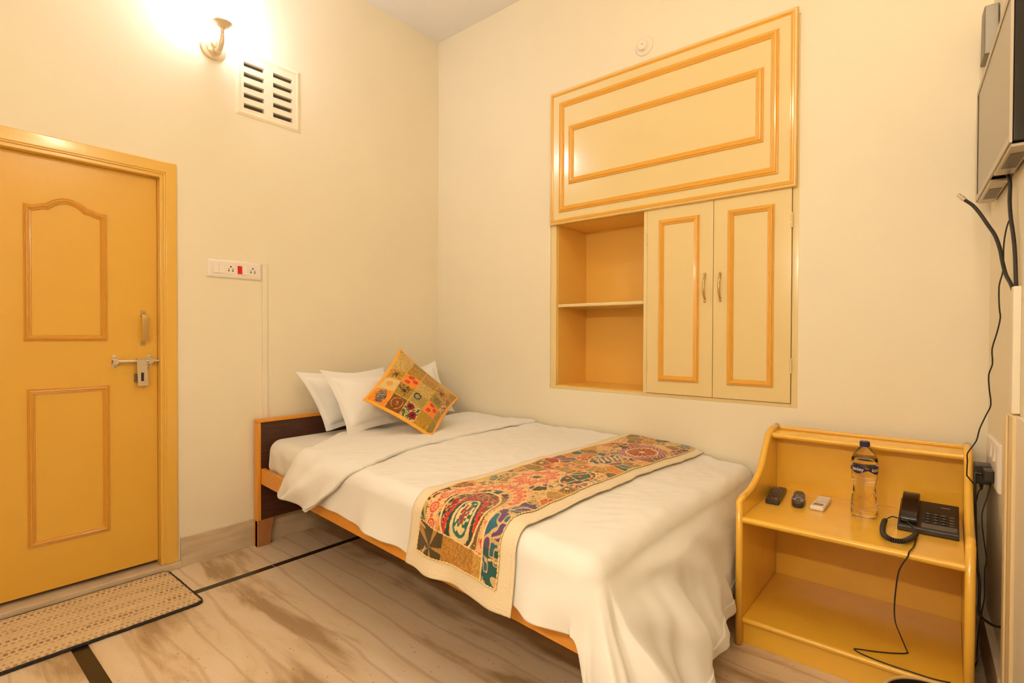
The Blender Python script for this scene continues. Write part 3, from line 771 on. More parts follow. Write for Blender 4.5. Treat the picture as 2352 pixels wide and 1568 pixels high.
    C = np.where(low2[..., None], rgb('B07A2C')*(1+.9*vnoise(u*260, v*260, 55)[..., None]), C)
    lf1 = low & (wu <= .125); aa = np.sin(np.arctan2(v-.03, u-.07)*2.5)
    C = np.where(lf1[..., None], np.where((np.abs(aa) > .4)[..., None], rgb('4A3A18'), rgb('A87C3A')), C)
    rc = (wu > .315) & (wv_ < .33)
    nz = vnoise(u*45, v*45, 66)
    cc = np.where((nz > .05)[..., None], rgb('5E3F66'), rgb('CDA870')); cc = np.where((nz < -.2)[..., None], rgb('2E6070'), cc); cc = np.where(((v < .10) & (nz > -.05))[..., None], rgb('17504A'), cc)
    C = np.where(rc[..., None], cc, C); C = np.where(((np.abs(wu-.315) < .0035) & (wv_ < .33))[..., None], rgb('F0C98A'), C)
    band(cm-.025, .56, .052, .085, rgb('EBB67C'), rgb('CF4432'), .034, 11)
    # green poppies patch, navy scroll band, red daisy medallion
    e = ((u-.30)/.055)**2+((v-.66)/.10)**2
    gu = ((u+v*.4)*22) % 1-.5; gv = ((v-u*.2)*22) % 1-.5; gr = np.sqrt(gu*gu+gv*gv)
    cc = np.where((gr < .30)[..., None], rgb('C02A1E'), rgb('1D6148')); cc = np.where((gr < .14)[..., None], rgb('E09A3A'), cc); cc = np.where((np.abs(gr-.32) < .04)[..., None], rgb('14161F'), cc)
    C = np.where((e < 1)[..., None], cc, C); C = np.where((np.abs(e-1) < .08)[..., None], rgb('EFC988'), C)
    e = ((wu-.22)/.075)**2+((wv_-1.02)/.13)**2
    ln_ = np.sin((v*.9+u*.9)*210) > .2; vn = vnoise(u*70, v*70, 90) > -.02; inner = e < .35
    cc = np.where(inner[..., None], np.where(ln_[..., None], rgb('1E2638'), rgb('D9C094')), np.where(vn[..., None], rgb('1F2C46'), rgb('C9AE7C')))
    C = np.where((e < 1)[..., None], cc, C); C = np.where((np.abs(e-1) < .07)[..., None], rgb('EFC988'), C)
    cu, cv = .25, 1.27; du, dv_ = u-cu, (v-cv); rr = np.sqrt((du/.075)**2+(dv_/.095)**2); an = np.arctan2(dv_/.095, du/.075)
    pet = (rr < .86) & (np.abs(np.sin(an*7)) > .30)
    cc = np.where(pet[..., None], np.where((np.abs(np.sin(an*7)) > .93)[..., None], rgb('3A5226'), rgb('B4301A')), rgb('CC8A3C')); cc = np.where((rr < .2)[..., None], rgb('E6C48C'), cc)
    C = np.where((rr < 1)[..., None], cc, C); C = np.where((np.abs(rr-1) < .04)[..., None], rgb('F0CF92'), C)
    ring = (np.abs(rr-1.28) < .2) & (rr > 1.04); gg = np.sin(an*26)*np.sin(rr*22) > .0
    C = np.where(ring[..., None], np.where(gg[..., None], rgb('6A2040'), rgb('D9A0A0')), C)
    # stitched seams between patches
    seam = (d2-d1) < .0052
    special = (np.sqrt(((wu-cm+.005)/.137)**2+((wv_-.17)/.225)**2) < 1.2) | (np.sqrt(((wu-cm+.025)/.052)**2+((wv_-.56)/.085)**2) < 1.6) | (rr < 1.5)
    st = seam & ~special
    C = np.where(st[..., None], rgb('EFC683'), C)
    C = np.where((st & (np.sin((u+v)*620) > .75))[..., None], rgb('8A5A20'), C)
    # thread grain
    C = C*(1+.22*vnoise(u*420, v*420, 8)[..., None]+.10*vnoise(u*60, v*60, 9)[..., None])
    ht = .0012*seam+.0006*vnoise(u*200, v*200, 10)
    return np.clip(C, 0.003, .95), ht
RUN = attr_mat('embroidered_patchwork', .7, .25, 500, .2)
rn = empty('bed_runner', (1.85, -.8, .64), 'colourful embroidered patchwork bed runner with cream border over the duvet', 'bed runner')
def runner_pts(u, v, off):
    # u 0..1 across, v metres from near hem
    b_ = -.262+v; al = 1.598-.012*np.sin(v*3)-.02*(1-sstep(0, .3, v)); ar = 2.078+.008*np.sin(v*4)+.018*(1-sstep(0, .3, v))
    b_ = b_-.012*(1-u)*0
    return S(al+(ar-al)*u, b_, off)
LN = BW+.262
nu, nv = 210, 640
c0, c1_ = .115, .885; v0_ = .060
Cc, ht = paint_runner(nu, nv, .39, LN-v0_)
uu = c0+(c1_-c0)*np.linspace(0, 1, nu)[None, :]*np.ones((nv, 1)); vv = v0_+(LN-v0_)*np.linspace(0, 1, nv)[:, None]*np.ones((1, nu))
Pp = runner_pts(uu, vv, .0165); Pp[..., 2] += ht
grid_obj('patchwork', Pp, RUN, rn, dye=Cc)
uu = np.linspace(0, 1, 60)[None, :]*np.ones((300, 1)); vv = LN*np.linspace(0, 1, 300)[:, None]*np.ones((1, 60))
grid_obj('canvas_border', runner_pts(uu, vv, .0105), HEM, rn, solid=.003)
sm_ = MB()
for ue in (.022, .975):
    sm_.tube([tuple(p) for p in runner_pts(np.full(160, ue), np.linspace(.01, LN, 160), 0.0125)], .0012, 5)
sm_.tube([tuple(p) for p in runner_pts(np.linspace(.02, .975, 40), np.full(40, .012), 0.0125)], .0012, 5)
sm_.build('seam', mat('brown_thread', (.42, .25, .10), .8), rn)
bd = MB()     # thick couched cord round the embroidery
def cord(ps):
    for i in range(0, len(ps)-1):
        p = Vector(ps[i]); q = Vector(ps[i+1]); bd.tube([p.lerp(q, .02), p.lerp(q, .5), p.lerp(q, .98)], [.0012, .0032, .0012], 6)
for ue in (c0, c1_): cord([tuple(p) for p in runner_pts(np.full(110, ue), np.linspace(v0_, LN-.01, 110), .0175)])
cord([tuple(p) for p in runner_pts(np.linspace(c0, c1_, 30), np.full(30, v0_), .0175)])
bd.build('couched_cord', mat('cream_cord', (.86, .60, .25), .8), rn, smooth=True)
adopt(rn)

# ------------------------------------------------------------------ pillows
def pillow(name, label, c_tl, c_tr, c_br, c_bl, th, m, seed, group, flange=.035, sag=.02):
    """four corners (top-left, top-right, bottom-right, bottom-left) as seen from the front"""
    tl, tr, br, bl = [np.array(p, float) for p in (c_tl, c_tr, c_br, c_bl)]
    r = empty(name, tuple((bl+br)/2), label, 'pillow', group)
    n = 70; s = np.linspace(0, 1, n); Uu, Vv = np.meshgrid(s, s, indexing='ij')
    base = (tl*(1-Uu[..., None])+tr*Uu[..., None])*Vv[..., None]+(bl*(1-Uu[..., None])+br*Uu[..., None])*(1-Vv[..., None])
    wd = np.linalg.norm(tr-tl); ht_ = np.linalg.norm(tl-bl)
    nrm = np.cross(tr-tl, bl-tl); nrm /= np.linalg.norm(nrm)
    if nrm[0] < 0: nrm = -nrm
    fu, fv = flange/wd, flange/ht_
    x = np.clip((Uu-fu)/(1-2*fu), 0, 1)*2-1; y = np.clip((Vv-fv)/(1-2*fv), 0, 1)*2-1
    puff = (np.maximum(0, 1-np.abs(x)**2.6))**.55*(np.maximum(0, 1-np.abs(y)**2.4))**.55
    # sides pull in between the corners
    pin = .035*(1-(2*Uu-1)**2)*(2*Vv-1)+0; pin2 = .028*(1-(2*Vv-1)**2)*(2*Uu-1)
    up = (tl-bl)/ht_; rt = (tr-tl)/wd
    base = base-up*pin[..., None]*.9-rt*pin2[..., None]
    fl = (1-np.clip(puff*6, 0, 1))
    wob = .008*vnoise(Uu*6+seed, Vv*6, seed)*1.0
    crs = .018*vnoise(Uu*5+Vv*4, Vv*3-Uu*4, seed+3)*puff+.012*vnoise(Uu*11, Vv*7, seed+5)*puff+.006*np.abs(vnoise(Uu*16+Vv*9, Vv*14, seed+9))*puff**.5
    F = base+nrm*(th/2*puff+wob*fl+crs+.0015)[..., None]
    Bk = base-nrm*(th/2*puff-wob*fl+.0015)[..., None]
    F[..., 2] = np.maximum(F[..., 2], ZT+.012); Bk[..., 2] = np.maximum(Bk[..., 2], ZT+.010)
    P_ = np.concatenate([F, Bk[::-1]], 0)
    o = grid_obj('pillowcase', P_, m, r)
    adopt(r); return r
GP = 'white pillows at the headboard'
pillow('pillow', 'white flanged pillow leaning at back left against the headboard', (.125, -1.215, .985), (.13, -.60, .985), (.26, -.56, .635), (.26, -1.10, .632), .15, PILLOWM, 1, GP)
pillow('pillow', 'white flanged pillow at back right beside the wall, behind the cushion', (.125, -.585, .965), (.155, -.165, 1.012), (.27, -.075, .640), (.26, -.555, .632), .14, PILLOWM, 2, GP)
pillow('pillow', 'front white flanged pillow directly behind the patchwork cushion', (.315, -1.175, 1.0), (.30, -.50, .985), (.44, -.46, .64), (.475, -1.095, .636), .17, PILLOWM, 3, GP, flange=.045)

# ------------------------------------------------------------------ patchwork cushion
def paint_cushion(n):
    s = np.linspace(0, 1, n); E1, E2 = np.meshgrid(s, s, indexing='ij')    # E1: left->bottom, E2: left->top
    w1 = E1+.012*vnoise(E1*6, E2*6, 3); w2 = E2+.012*vnoise(E1*6, E2*6, 4)
    c1 = [0, .24, .47, .70, .90, 1.01]; c2 = [0, .22, .43, .62, .82, 1.01]
    i1 = np.clip(np.searchsorted(c1, w1, 'right')-1, 0, 4); i2 = np.clip(np.searchsorted(c2, w2, 'right')-1, 0, 4)
    gold, pale, ol, org, brn, crm = rgb('C2922F'), rgb('D9B460'), rgb('A68A34'), rgb('F08A1E'), rgb('7E4A1A'), rgb('E6C88A')
    red, blk, pur, grn, rose = rgb('B01A18'), rgb('1A1612'), rgb('2C1230'), rgb('1F5C44'), rgb('E2502A')
    lay = [[('pais', org), ('sun', crm), ('flor', gold), ('swir', pale), ('swir', pale)],
           [('scrl', brn), ('flor', ol), ('rose', org), ('swir', gold), ('swir', ol)],
           [('popp', crm), ('circ', ol), ('swir', pale), ('swir', gold), ('swir', gold)],
           [('swir', gold), ('rose', org), ('leaf', ol), ('flor', gold), ('swir', pale)],
           [('swir', ol), ('swir', gold), ('dots', crm), ('leaf', gold), ('swir', gold)]]
    C = np.zeros((n, n, 3)); seam = np.zeros((n, n), bool)
    nn = vnoise(E1*110, E2*110, 5); n2 = vnoise(E1*60, E2*60, 6)
    for a in range(5):
        for b_ in range(5):
            m_ = (i1 == a) & (i2 == b_); k, base = lay[a][b_]
            fu = (w1-c1[a])/(c1[a+1]-c1[a])-.5; fv = (w2-c2[b_])/(c2[b_+1]-c2[b_])-.5; rr = np.sqrt(fu**2+fv**2); an = np.arctan2(fv, fu)
            cc = np.ones((n, n, 3))*base
            if k == 'pais':
                e = np.sqrt((fu*1.3+fv*.6)**2+((fv-fu)*.72)**2); ins = e < .42; dd = (np.sin(fu*60)*np.sin(fv*60) > -.35)
                cc = np.where((ins & dd)[..., None], pur, cc); cc = np.where((ins & ~dd)[..., None], crm, cc)
            elif k == 'sun':
                cc = np.where((rr < .22)[..., None], rgb('D8A040'), cc); cc = np.where(((rr > .24) & (np.sin(fu*70)*np.sin(fv*70) > .35))[..., None], rgb('B8924A'), cc)
            elif k == 'flor':
                cc = np.where(((rr < .30*(.7+.3*np.cos(6*an))))[..., None], rgb('8A5A1E'), cc); cc = np.where((rr < .09)[..., None], blk, cc); cc = np.where((n2 > .26)[..., None], rgb('5E2A1A'), cc)
            elif k == 'rose':
                for (ou, ov) in ((-.15, -.2), (.25, .1), (-.1, .35)):
                    q = np.sqrt((fu-ou)**2+(fv-ov)**2); cc = np.where((q < .19)[..., None], rose, cc); cc = np.where((np.abs(q-.10) < .025)[..., None], red, cc)
            elif k == 'scrl':
                cc = np.where((np.abs(rr-.34) < .025)[..., None], rgb('D08A3A'), cc); cc = np.where((rr < .16*(.7+.3*np.cos(8*an)))[..., None], rgb('D8762A'), cc); cc = np.where((n2 < -.22)[..., None], brn*.5, cc)
            elif k == 'popp':
                cc = np.where((n2 > .02)[..., None], grn, cc); cc = np.where((n2 < -.18)[..., None], rgb('A88A40'), cc)
                for (ou, ov) in ((.22, -.18), (-.16, .22)):
                    q = np.sqrt((fu-ou)**2+(fv-ov)**2); cc = np.where((q < .23)[..., None], rgb('8A0F18'), cc); cc = np.where((q < .08)[..., None], blk, cc)
            elif k == 'circ':
                g = np.sqrt(((fu*5) % 1-.5)**2+((fv*5) % 1-.5)**2); cc = np.where((g < .36)[..., None], rgb('C8B070'), cc); cc = np.where((g < .18)[..., None], blk, cc)
                q = np.sqrt((fu+.2)**2+(fv-.2)**2); cc = np.where((np.abs(q-.2) < .04)[..., None], rgb('26404A'), cc)
            elif k == 'leaf':
                cc = np.where(((rr < .3) & (np.sin(fu*50+fv*30) > .3))[..., None], rgb('263A44'), cc); cc = np.where((n2 > .25)[..., None], rgb('7A6A2A'), cc)
            elif k == 'dots':
                cc = np.where((n2 > .14)[..., None], red, cc); cc = np.where((n2 < -.27)[..., None], blk, cc)
            else:
                cc = cc*(1-.30*(nn > .1)[..., None]-.25*((np.sin(rr*30+an*3+8*n2) > .55))[..., None])
            C = np.where(m_[..., None], cc, C)
            seam |= m_ & ((np.abs(fu) > .475) | (np.abs(fv) > .475))
    C = np.where(seam[..., None], rgb('E8B45A'), C)
    C = np.where((seam & (np.sin((E1+E2)*330) > .6))[..., None], rgb('9A6A20'), C)
    C = C*(1+.28*nn[..., None])
    return np.clip(C, .003, .95)
cT, cB, cL, cR = [np.array(p) for p in ((.425, -.692, 1.103), (.835, -.800, .636), (.600, -1.066, .848), (.585, -.362, .792))]
cu = empty('cushion', tuple(cB), 'orange bordered patchwork cushion standing on a corner against the white pillows', 'cushion')
n = 150; s = np.linspace(0, 1, n); E1, E2 = np.meshgrid(s, s, indexing='ij')
# bilinear over corners: (0,0)=L, (1,0)=B, (0,1)=T, (1,1)=R
bs = cL*((1-E1)*(1-E2))[..., None]+cB*(E1*(1-E2))[..., None]+cT*((1-E1)*E2)[..., None]+cR*(E1*E2)[..., None]
nr = np.cross(cB-cL, cT-cL); nr /= np.linalg.norm(nr); nr = nr if nr[0] > 0 else -nr
ctr = (cL+cR+cT+cB)/4
pf = (np.maximum(0, 1-np.abs(2*E1-1)**2.3))**.6*(np.maximum(0, 1-np.abs(2*E2-1)**2.3))**.6
pull = .10*((1-(2*E1-1)**2)*(2*E2-1)**2+(1-(2*E2-1)**2)*(2*E1-1)**2)
bs = bs+(ctr-bs)*pull[..., None]*.85
wr = .010*vnoise(E1*7, E2*7, 3)*pf**.3
F = bs+nr*(.062*pf+wr+.001)[..., None]; Bk = bs-nr*(.055*pf-wr*.3+.001)[..., None]
# bottom corner folds on the bed
for Q in (F, Bk):
    Q[..., 2] = np.maximum(Q[..., 2], ZT+.022)
CUSM = attr_mat('cushion_patchwork', .7, .3, 500, .2)
grid_obj('patchwork_face', F, CUSM, cu, dye=paint_cushion(n))
grid_obj('back_face', Bk[::-1], CUSHB, cu)
ring = [F[i, 0] for i in range(n)]+[F[-1, j] for j in range(n)]+[F[i, -1] for i in range(n-1, -1, -1)]+[F[0, j] for j in range(n-1, -1, -1)]
ri = np.array(ring); outd = ri-ctr; outd = outd-(outd@nr)[:, None]*nr; outd /= np.linalg.norm(outd, axis=1)[:, None]
edge_n = np.array([0.0])
inner = ri-outd*.006+nr*.004; outer = ri+outd*.017; outer[:, 2] = np.maximum(outer[:, 2], ZT+.020)
G = np.stack([inner, (inner+outer)/2+nr*.004, outer, outer-nr*.004, inner-nr*.008], 1)
grid_obj('border', G, CUSHB, cu)
adopt(cu)

# ------------------------------------------------------------------ bedside stand
NX0, NX1 = 2.405, 3.103; NT = .022
st = empty('bedside_stand', (2.75, -.3, 0), 'amber lacquered wooden bedside stand with curved sides and two shelves', 'bedside stand')
curve = smooth_pts([(-.585, .563, 0), (-.50, .568, 0), (-.42, .585, 0), (-.33, .625, 0), (-.27, .682, 0), (-.215, .742, 0), (-.165, .770, 0), (-.11, .778, 0)], 5)
sp = [(-.05, 0), (-.606, 0), (-.610, .010), (-.610, .555), (-.600, .565)]+[(p.x, p.y) for p in curve]+[(-.05, .778)]
for x0 in (NX0, NX1-NT):
    sd = MB().prism([(a, b_) for a, b_ in sp], x0, x0+NT, TA).build('side_panel', STAND, st, bevel=.005, bseg=3)
    # rounded front lipping that follows the curve
    lp = [(x0+NT/2, a, b_) for a, b_ in [(-.612, .004), (-.612, .30), (-.612, .558)]+[(p.x-.001, p.y+.001) for p in curve]+[(-.055, .779)]]
    MB().tube(lp, .0135, 12).build('edge_lipping', STANDE, sd, smooth=True)
xa, xb = NX0+NT+.0005, NX1-NT-.0005
MB().box(xa, xb, -.095, -.085, .015, .745).build('back_panel', STAND, st)
def shelf(name, y0, y1, z0, z1, bull):
    pr = [(y1, z0), (y0+bull, z0)]+[(y0+bull-bull*math.sin(t*PI/8), (z0+z1)/2-(z1-z0)/2*math.cos(t*PI/8)) for t in range(9)]+[(y1, z1)]
    return MB().prism(pr, xa, xb, TA).build(name, STAND, st, bevel=.0015)
shelf('shelf', -.622, -.0965, .476, .500, .013); shelf('shelf', -.612, -.0965, .084, .106, .012)
shelf('top_board', -.190, -.052, .742, .766, .012)
MB().box(xa, xb, -.062, -.052, .7665, .780).build('top_lip', STANDE, st, bevel=.003)
MB().box(xa, xb, -.592, -.575, 0.0, .0835).build('plinth', STAND, st, bevel=.001)
adopt(st)
SZ = .5005

# ------------------------------------------------------------------ water bottle
bx, by = 2.785, -.285
btl = empty('water_bottle', (bx, by, SZ), 'clear plastic water bottle with navy cap and navy label on the stand', 'bottle')
TBt = lambda p: (bx+p[0], by+p[1], SZ+p[2])
prof = [(.030, 0), (.036, .004), (.0375, .014), (.0375, .030), (.0365, .034), (.0375, .038), (.037, .060), (.033, .090), (.0315, .110), (.033, .128), (.0368, .148), (.0375, .154), (.0362, .158), (.0375, .162), (.0378, .205), (.0365, .208), (.0378, .212), (.037, .222), (.031, .243), (.021, .262), (.0145, .270), (.0135, .274), (.0135, .284)]
prof = [(r_*(1.17 if z_ < .23 else 1.17-.17*min(1, (z_-.23)/.035)), z_) for r_, z_ in prof]
MB().lathe(prof, 48, TBt).build('bottle_body', PET, btl, smooth=True)
wp = [(max(r_-.0012, .001), z+.0012) for r_, z in prof if z < .235]
MB().lathe(wp, 48, TBt).build('water', WATER, btl, smooth=True)
cp = MB().lathe([(.0155, .270), (.0165, .272), (.0165, .287), (.0155, .290)], 40, TBt)
for k in range(36):
    a = 2*PI*k/36; cp.tube([(bx+.0166*math.cos(a), by+.0166*math.sin(a), SZ+.272), (bx+.0166*math.cos(a), by+.0166*math.sin(a), SZ+.286)], .0006, 4)
cp.build('cap', CAPM, btl)
a_cam = math.atan2(-2.74-by, 3.04-bx)
def wrap(s_, z, rad): return (bx+rad*math.cos(a_cam+s_/rad), by+rad*math.sin(a_cam+s_/rad), SZ+z)
lab = MB(); RL = .0450
ns = 160; top_, bot_ = [], []
for i in range(ns+1):
    t = i/ns; s_ = -PI*RL+t*2*PI*RL
    hh = .0035+.0130*(.5+.5*math.cos((s_+.0245)/.0706*2*PI))**.75
    top_.append(wrap(s_, .186+hh, RL)); bot_.append(wrap(s_, .186-hh, RL))
lab.add(top_+bot_, [(i, i+1, ns+1+i+1, ns+1+i) for i in range(ns)])
lb = lab.build('label_band', NAVY, btl)
def text_mesh(txt, size, fn, name, m, parent, align='CENTER', extr=0):
    cu_ = bpy.data.curves.new(name, 'FONT'); cu_.body = txt; cu_.size = size; cu_.align_x = align; cu_.align_y = 'CENTER'; cu_.extrude = extr; cu_.resolution_u = 3
    cu_.offset = size*.012
    tmp = bpy.data.objects.new('tmp', cu_); COL.objects.link(tmp); bpy.context.view_layer.update()
    dg = bpy.context.evaluated_depsgraph_get(); me = bpy.data.meshes.new_from_object(tmp.evaluated_get(dg))
    bpy.data.objects.remove(tmp); bpy.data.curves.remove(cu_)
    for v_ in me.vertices: v_.co = Vector(fn(v_.co.x, v_.co.y, v_.co.z))
    o_ = bpy.data.objects.new(name, me); COL.objects.link(o_); me.materials.clear(); me.materials.append(m); me.name = name
    if parent: o_.parent = parent
    return o_
for s0 in (-.0245, .0461): text_mesh('kinley', .0185, lambda x, y, z, s0=s0: wrap(s0+x, .186+y, RL+.0006), 'lettering', LTXT, lb)
text_mesh('PACKAGED DRINKING WATER', .0026, lambda x, y, z: wrap(.004+x, .160+y, RL+.0003), 'lettering', BROWNT, lb)
rg_ = MB(); rg_.tube([wrap(.006+.0065*math.cos(t*PI/12), .203+.0065*math.sin(t*PI/12), RL+.0003) for t in range(24)], .0004, 4, closed=True)
rg_.tube([wrap(.006+dx_, .203, RL+.0003) for dx_ in (-.005, 0, .005)], .0005, 4); rg_.build('emblem', BROWNT, lb)
adopt(btl)

# ------------------------------------------------------------------ remotes
def remote(name, label, c, ang, w_, l_, th, outline, body, buttons, ref=.165):
    """local x across, y towards the far end; ang rotation about z"""
    r = empty(name, (c[0], c[1], SZ), label, 'remote control')
    ca, sa = math.cos(ang), math.sin(ang)
    T = lambda u_, v_, h_: (u_, v_, h_)
    b_ = MB()
    pts_ = outline(w_, l_); n_ = len(pts_)
    rings_ = [(inset(pts_, .004), 0), (pts_, .004), (pts_, th-.004), (inset(pts_, .003), th)]
    vv_ = [(p[0], p[1], h_) for q_, h_ in rings_ for p in q_]
    ff_ = [(k*n_+i, k*n_+(i+1) % n_, (k+1)*n_+(i+1) % n_, (k+1)*n_+i) for k in range(3) for i in range(n_)]+[tuple(range(n_))[::-1], tuple(range(3*n_, 4*n_))]
    b_.add(vv_, ff_).build('body', body, r)
    groups = {}
    ky = l_/ref
    for (col, x, y, bw, bh, rd) in [(c0_, x_, y_*ky, bw_, bh_*ky, r0_) for (c0_, x_, y_, bw_, bh_, r0_) in buttons]: groups.setdefault(col, []).append((x, y, bw, bh, rd))
    for col, lst in groups.items():
        for (x, y, bw, bh, rd) in lst:
            q_ = rrect(x-bw/2, x+bw/2, y-bh/2, y+bh/2, min(rd, bw*.49, bh*.49), 3)
            MB().prism(q_, th-.0002, th+.0012, T).build('button' if col != 'lcd' else 'display', LCD if col == 'lcd' else BTN[col], r)
    r.rotation_euler = (0, 0, ang); return r
box_ol = lambda w_, l_: rrect(-w_/2, w_/2, -l_/2, l_/2, .007, 4)
bt1 = [('red', .017, .066, .008, .004, .002), ('white', -.016, .071, .007, .003, .001), ('orange', -.006, .069, .008, .004, .002), ('blue', -.018, .060, .007, .003, .001)]
for i in range(4):
    for j in range(3): bt1.append(('dark', -.013+j*.013, -.045+i*.0125, .008, .006, .002))
for i in range(4):
    for j in range(3):
        if (i+j) % 2 == 0: bt1.append(('white', -.013+j*.013, -.045+i*.0125+.0055, .003, .0015, .0005))
for (x, y) in ((-.012, .048), (.012, .048), (0, .038), (-.014, .028), (.014, .028), (0, .020), (0, .052), (-.012, .012), (.012, .012)): bt1.append(('grey', x, y, .009, .006, .003))
bt1.append(('red', -.002, -.066, .008, .006, .003)); bt1.append(('white', .012, -.070, .010, .002, .0005))
remote('remote_control', 'long black remote control with small red buttons at left end of shelf', (2.466, -.270), .09, .053, .222, .022, box_ol, BLACKP, bt1, .165)
def hour(w_, l_):
    out = []
    N_ = 40
    for k in range(N_):
        t = 2*PI*k/N_; y = l_/2*math.sin(t); yy = y/(l_/2)
        hw = w_/2*(1.0-.14*math.exp(-((yy-.22)/.22)**2))*(1 if yy < 0 else .95)
        x = hw*math.copysign(min(1, abs(math.cos(t))**.45), math.cos(t)); out.append((x, y))
    return out
bt2 = [('blue', -.016, .014, .008, .005, .002), ('yellow', -.006, .015, .008, .005, .002), ('green', .005, .014, .008, .005, .002), ('red', .015, .012, .008, .005, .002),
       ('blue', -.016, -.028, .015, .005, .002), ('blue', -.013, -.036, .013, .005, .002), ('blue', .016, -.028, .015, .005, .002), ('blue', .013, -.036, .013, .005, .002),
       ('blue', 0, -.004, .016, .005, .002), ('blue', 0, -.017, .016, .005, .002), ('blue', -.010, -.0105, .005, .008, .002), ('blue', .011, -.0105, .005, .008, .002), ('dark', 0, -.0105, .010, .006, .003),
       ('white', .012, -.047, .006, .003, .001), ('white', 0, -.046, .005, .003, .001)]
for i in range(4):
    for j in range(3): bt2.append(('grey', -.011+j*.011, .028+i*.008, .007, .004, .002)); bt2.append(('white', -.011+j*.011, .0285+i*.008, .0025, .0015, .0005))
remote('remote_control', 'waisted black remote control with blue, yellow, green and red buttons', (2.553, -.268), .16, .052, .190, .022, hour, BLACKP, bt2, .135)
bt3 = [('lcd', 0, -.036, .034, .016, .001), ('orange', -.010, -.016, .009, .008, .004)]
for i in range(3): bt3.append(('white', -.013+i*.013, .040, .009, .007, .0035)); bt3.append(('white', -.013+i*.013, .022, .007, .005, .002))
for i in range(3):
    for j in range(3): bt3.append(('white', -.001+j*.008, .008-i*.010, .005, .004, .001))
remote('remote_control', 'white air conditioner remote with small display and one orange button', (2.634, -.262), -.01, .050, .175, .017, box_ol, WHITEP, bt3, .125)

# ------------------------------------------------------------------ telephone
ph = empty('telephone', (2.98, -.28, SZ), 'black desk telephone with coiled cord at right end of the shelf', 'telephone')
PX0, PX1, PY0, PY1 = 2.897, 3.068, -.392, -.195
zt_ = lambda y: SZ+.022+.050*(y-PY0)/(PY1-PY0)
body = [(PY0, SZ+.003), (PY0+.004, SZ), (PY1-.004, SZ), (PY1, SZ+.003), (PY1, zt_(PY1)-.004), (PY1-.004, zt_(PY1)), (PY0+.03, zt_(PY0+.03)+.001), (PY0+.006, SZ+.024), (PY0, SZ+.018)]
MB().prism(body, PX0, PX1, TA).build('base', BLACKP, ph, bevel=.003)
# front ledge plate, dial face
MB().prism([(PX0+.068, PY0+.006), (PX1-.006, PY0+.006), (PX1-.006, PY0+.034), (PX0+.068, PY0+.034)], 0, .0015, lambda u_, v_, h_: (u_, v_, zt_(v_)+.001+h_)).build('front_strip', GREYP, ph)
for j in range(4):
    for i in range(4):
        x = PX0+.084+j*.0225; y = PY0+.046+i*.0185; last = j == 3
        if last: MB().box(x-.006, x+.006, y-.003, y+.003, zt_(y)-.002, zt_(y)+.003).build('key', GREYP, ph, bevel=.0005)
        else:
            kb = MB().box(x-.0075, x+.0075, y-.0055, y+.0055, zt_(y)-.002, zt_(y)+.0045).build('key', BLACKG, ph, bevel=.001)
            dg_ = '123456789*0#'[(3-i)*3+j]
            text_mesh(dg_, .008, lambda a, b2_, c_, x=x, y=y: (x+a, y+b2_, zt_(y)+.0047), 'digit', BTN['white'], kb)
text_mesh('beetel', .0105, lambda a, b2_, c_: (PX1-.038+a, PY1-.036+b2_, zt_(PY1-.036+b2_)+.0022), 'lettering', BTN['white'], ph)
# handset
hx0, hx1 = PX0+.006, PX0+.058
hp_ = smooth_pts([(PY0+.012, SZ+.030, 0), (PY0+.012, SZ+.050, 0), (PY0+.030, SZ+.066, 0), (PY0+.060, SZ+.078, 0), (PY0+.12, SZ+.100, 0), (PY1-.016, SZ+.116, 0), (PY1+.006, SZ+.110, 0), (PY1+.008, SZ+.080, 0)], 4)
hlow = lambda z_: z_ if z_ < SZ+.03 else SZ+.03+(z_-SZ-.03)*.80
hpoly = [(p.x, hlow(p.y)) for p in hp_]+[(PY1-.030, SZ+.060), (PY1-.040, SZ+.072), (PY0+.070, SZ+.052), (PY0+.058, SZ+.040), (PY0+.05, SZ+.034)]
hs_ = MB().prism(hpoly, hx0, hx1, TA).build('handset', BLACKG, ph, bevel=.007, bseg=3)
MB().box(hx0-.002, hx1+.003, PY0+.02, PY1-.02, zt_(PY0)-.004, zt_(PY0)+.006).build('cradle', BLACKP, ph, bevel=.003)
# coiled cord
path = smooth_pts([(2.925, -.385, SZ+.035), (2.945, -.40, SZ+.02), (2.953, -.42, SZ+.012), (2.948, -.47, SZ+.012), (2.925, -.545, SZ+.012), (2.895, -.560, SZ+.012), (2.868, -.520, SZ+.012), (2.858, -.45, SZ+.012), (2.856, -.36, SZ+.012), (2.862, -.315, SZ+.012), (2.875, -.29, SZ+.016), (2.895, -.285, SZ+.012)], 10)
co = []; Lc = [0]
for i in range(1, len(path)): Lc.append(Lc[-1]+(path[i]-path[i-1]).length)
tot = Lc[-1]; N_ = 900
def at_len(s_):
    import bisect
    i = min(max(bisect.bisect_right(Lc, s_)-1, 0), len(path)-2); t = (s_-Lc[i])/(Lc[i+1]-Lc[i]); return path[i].lerp(path[i+1], t), (path[i+1]-path[i]).normalized()
for k in range(N_+1):
    s_ = tot*k/N_; p, d = at_len(s_); e = min(1, max(0, (s_-.05)/.02))*min(1, max(0, (tot-.06-s_)/.02))
    a1 = d.cross(Vector((0, 0, 1))).normalized(); a2 = d.cross(a1); ph_ = 2*PI*s_/.0055
    co.append(p+(a1*math.cos(ph_)+a2*math.sin(ph_))*(.0068*e))
MB().tube(co, .0022, 5).build('coiled_cord', BLACKP, ph, smooth=True)
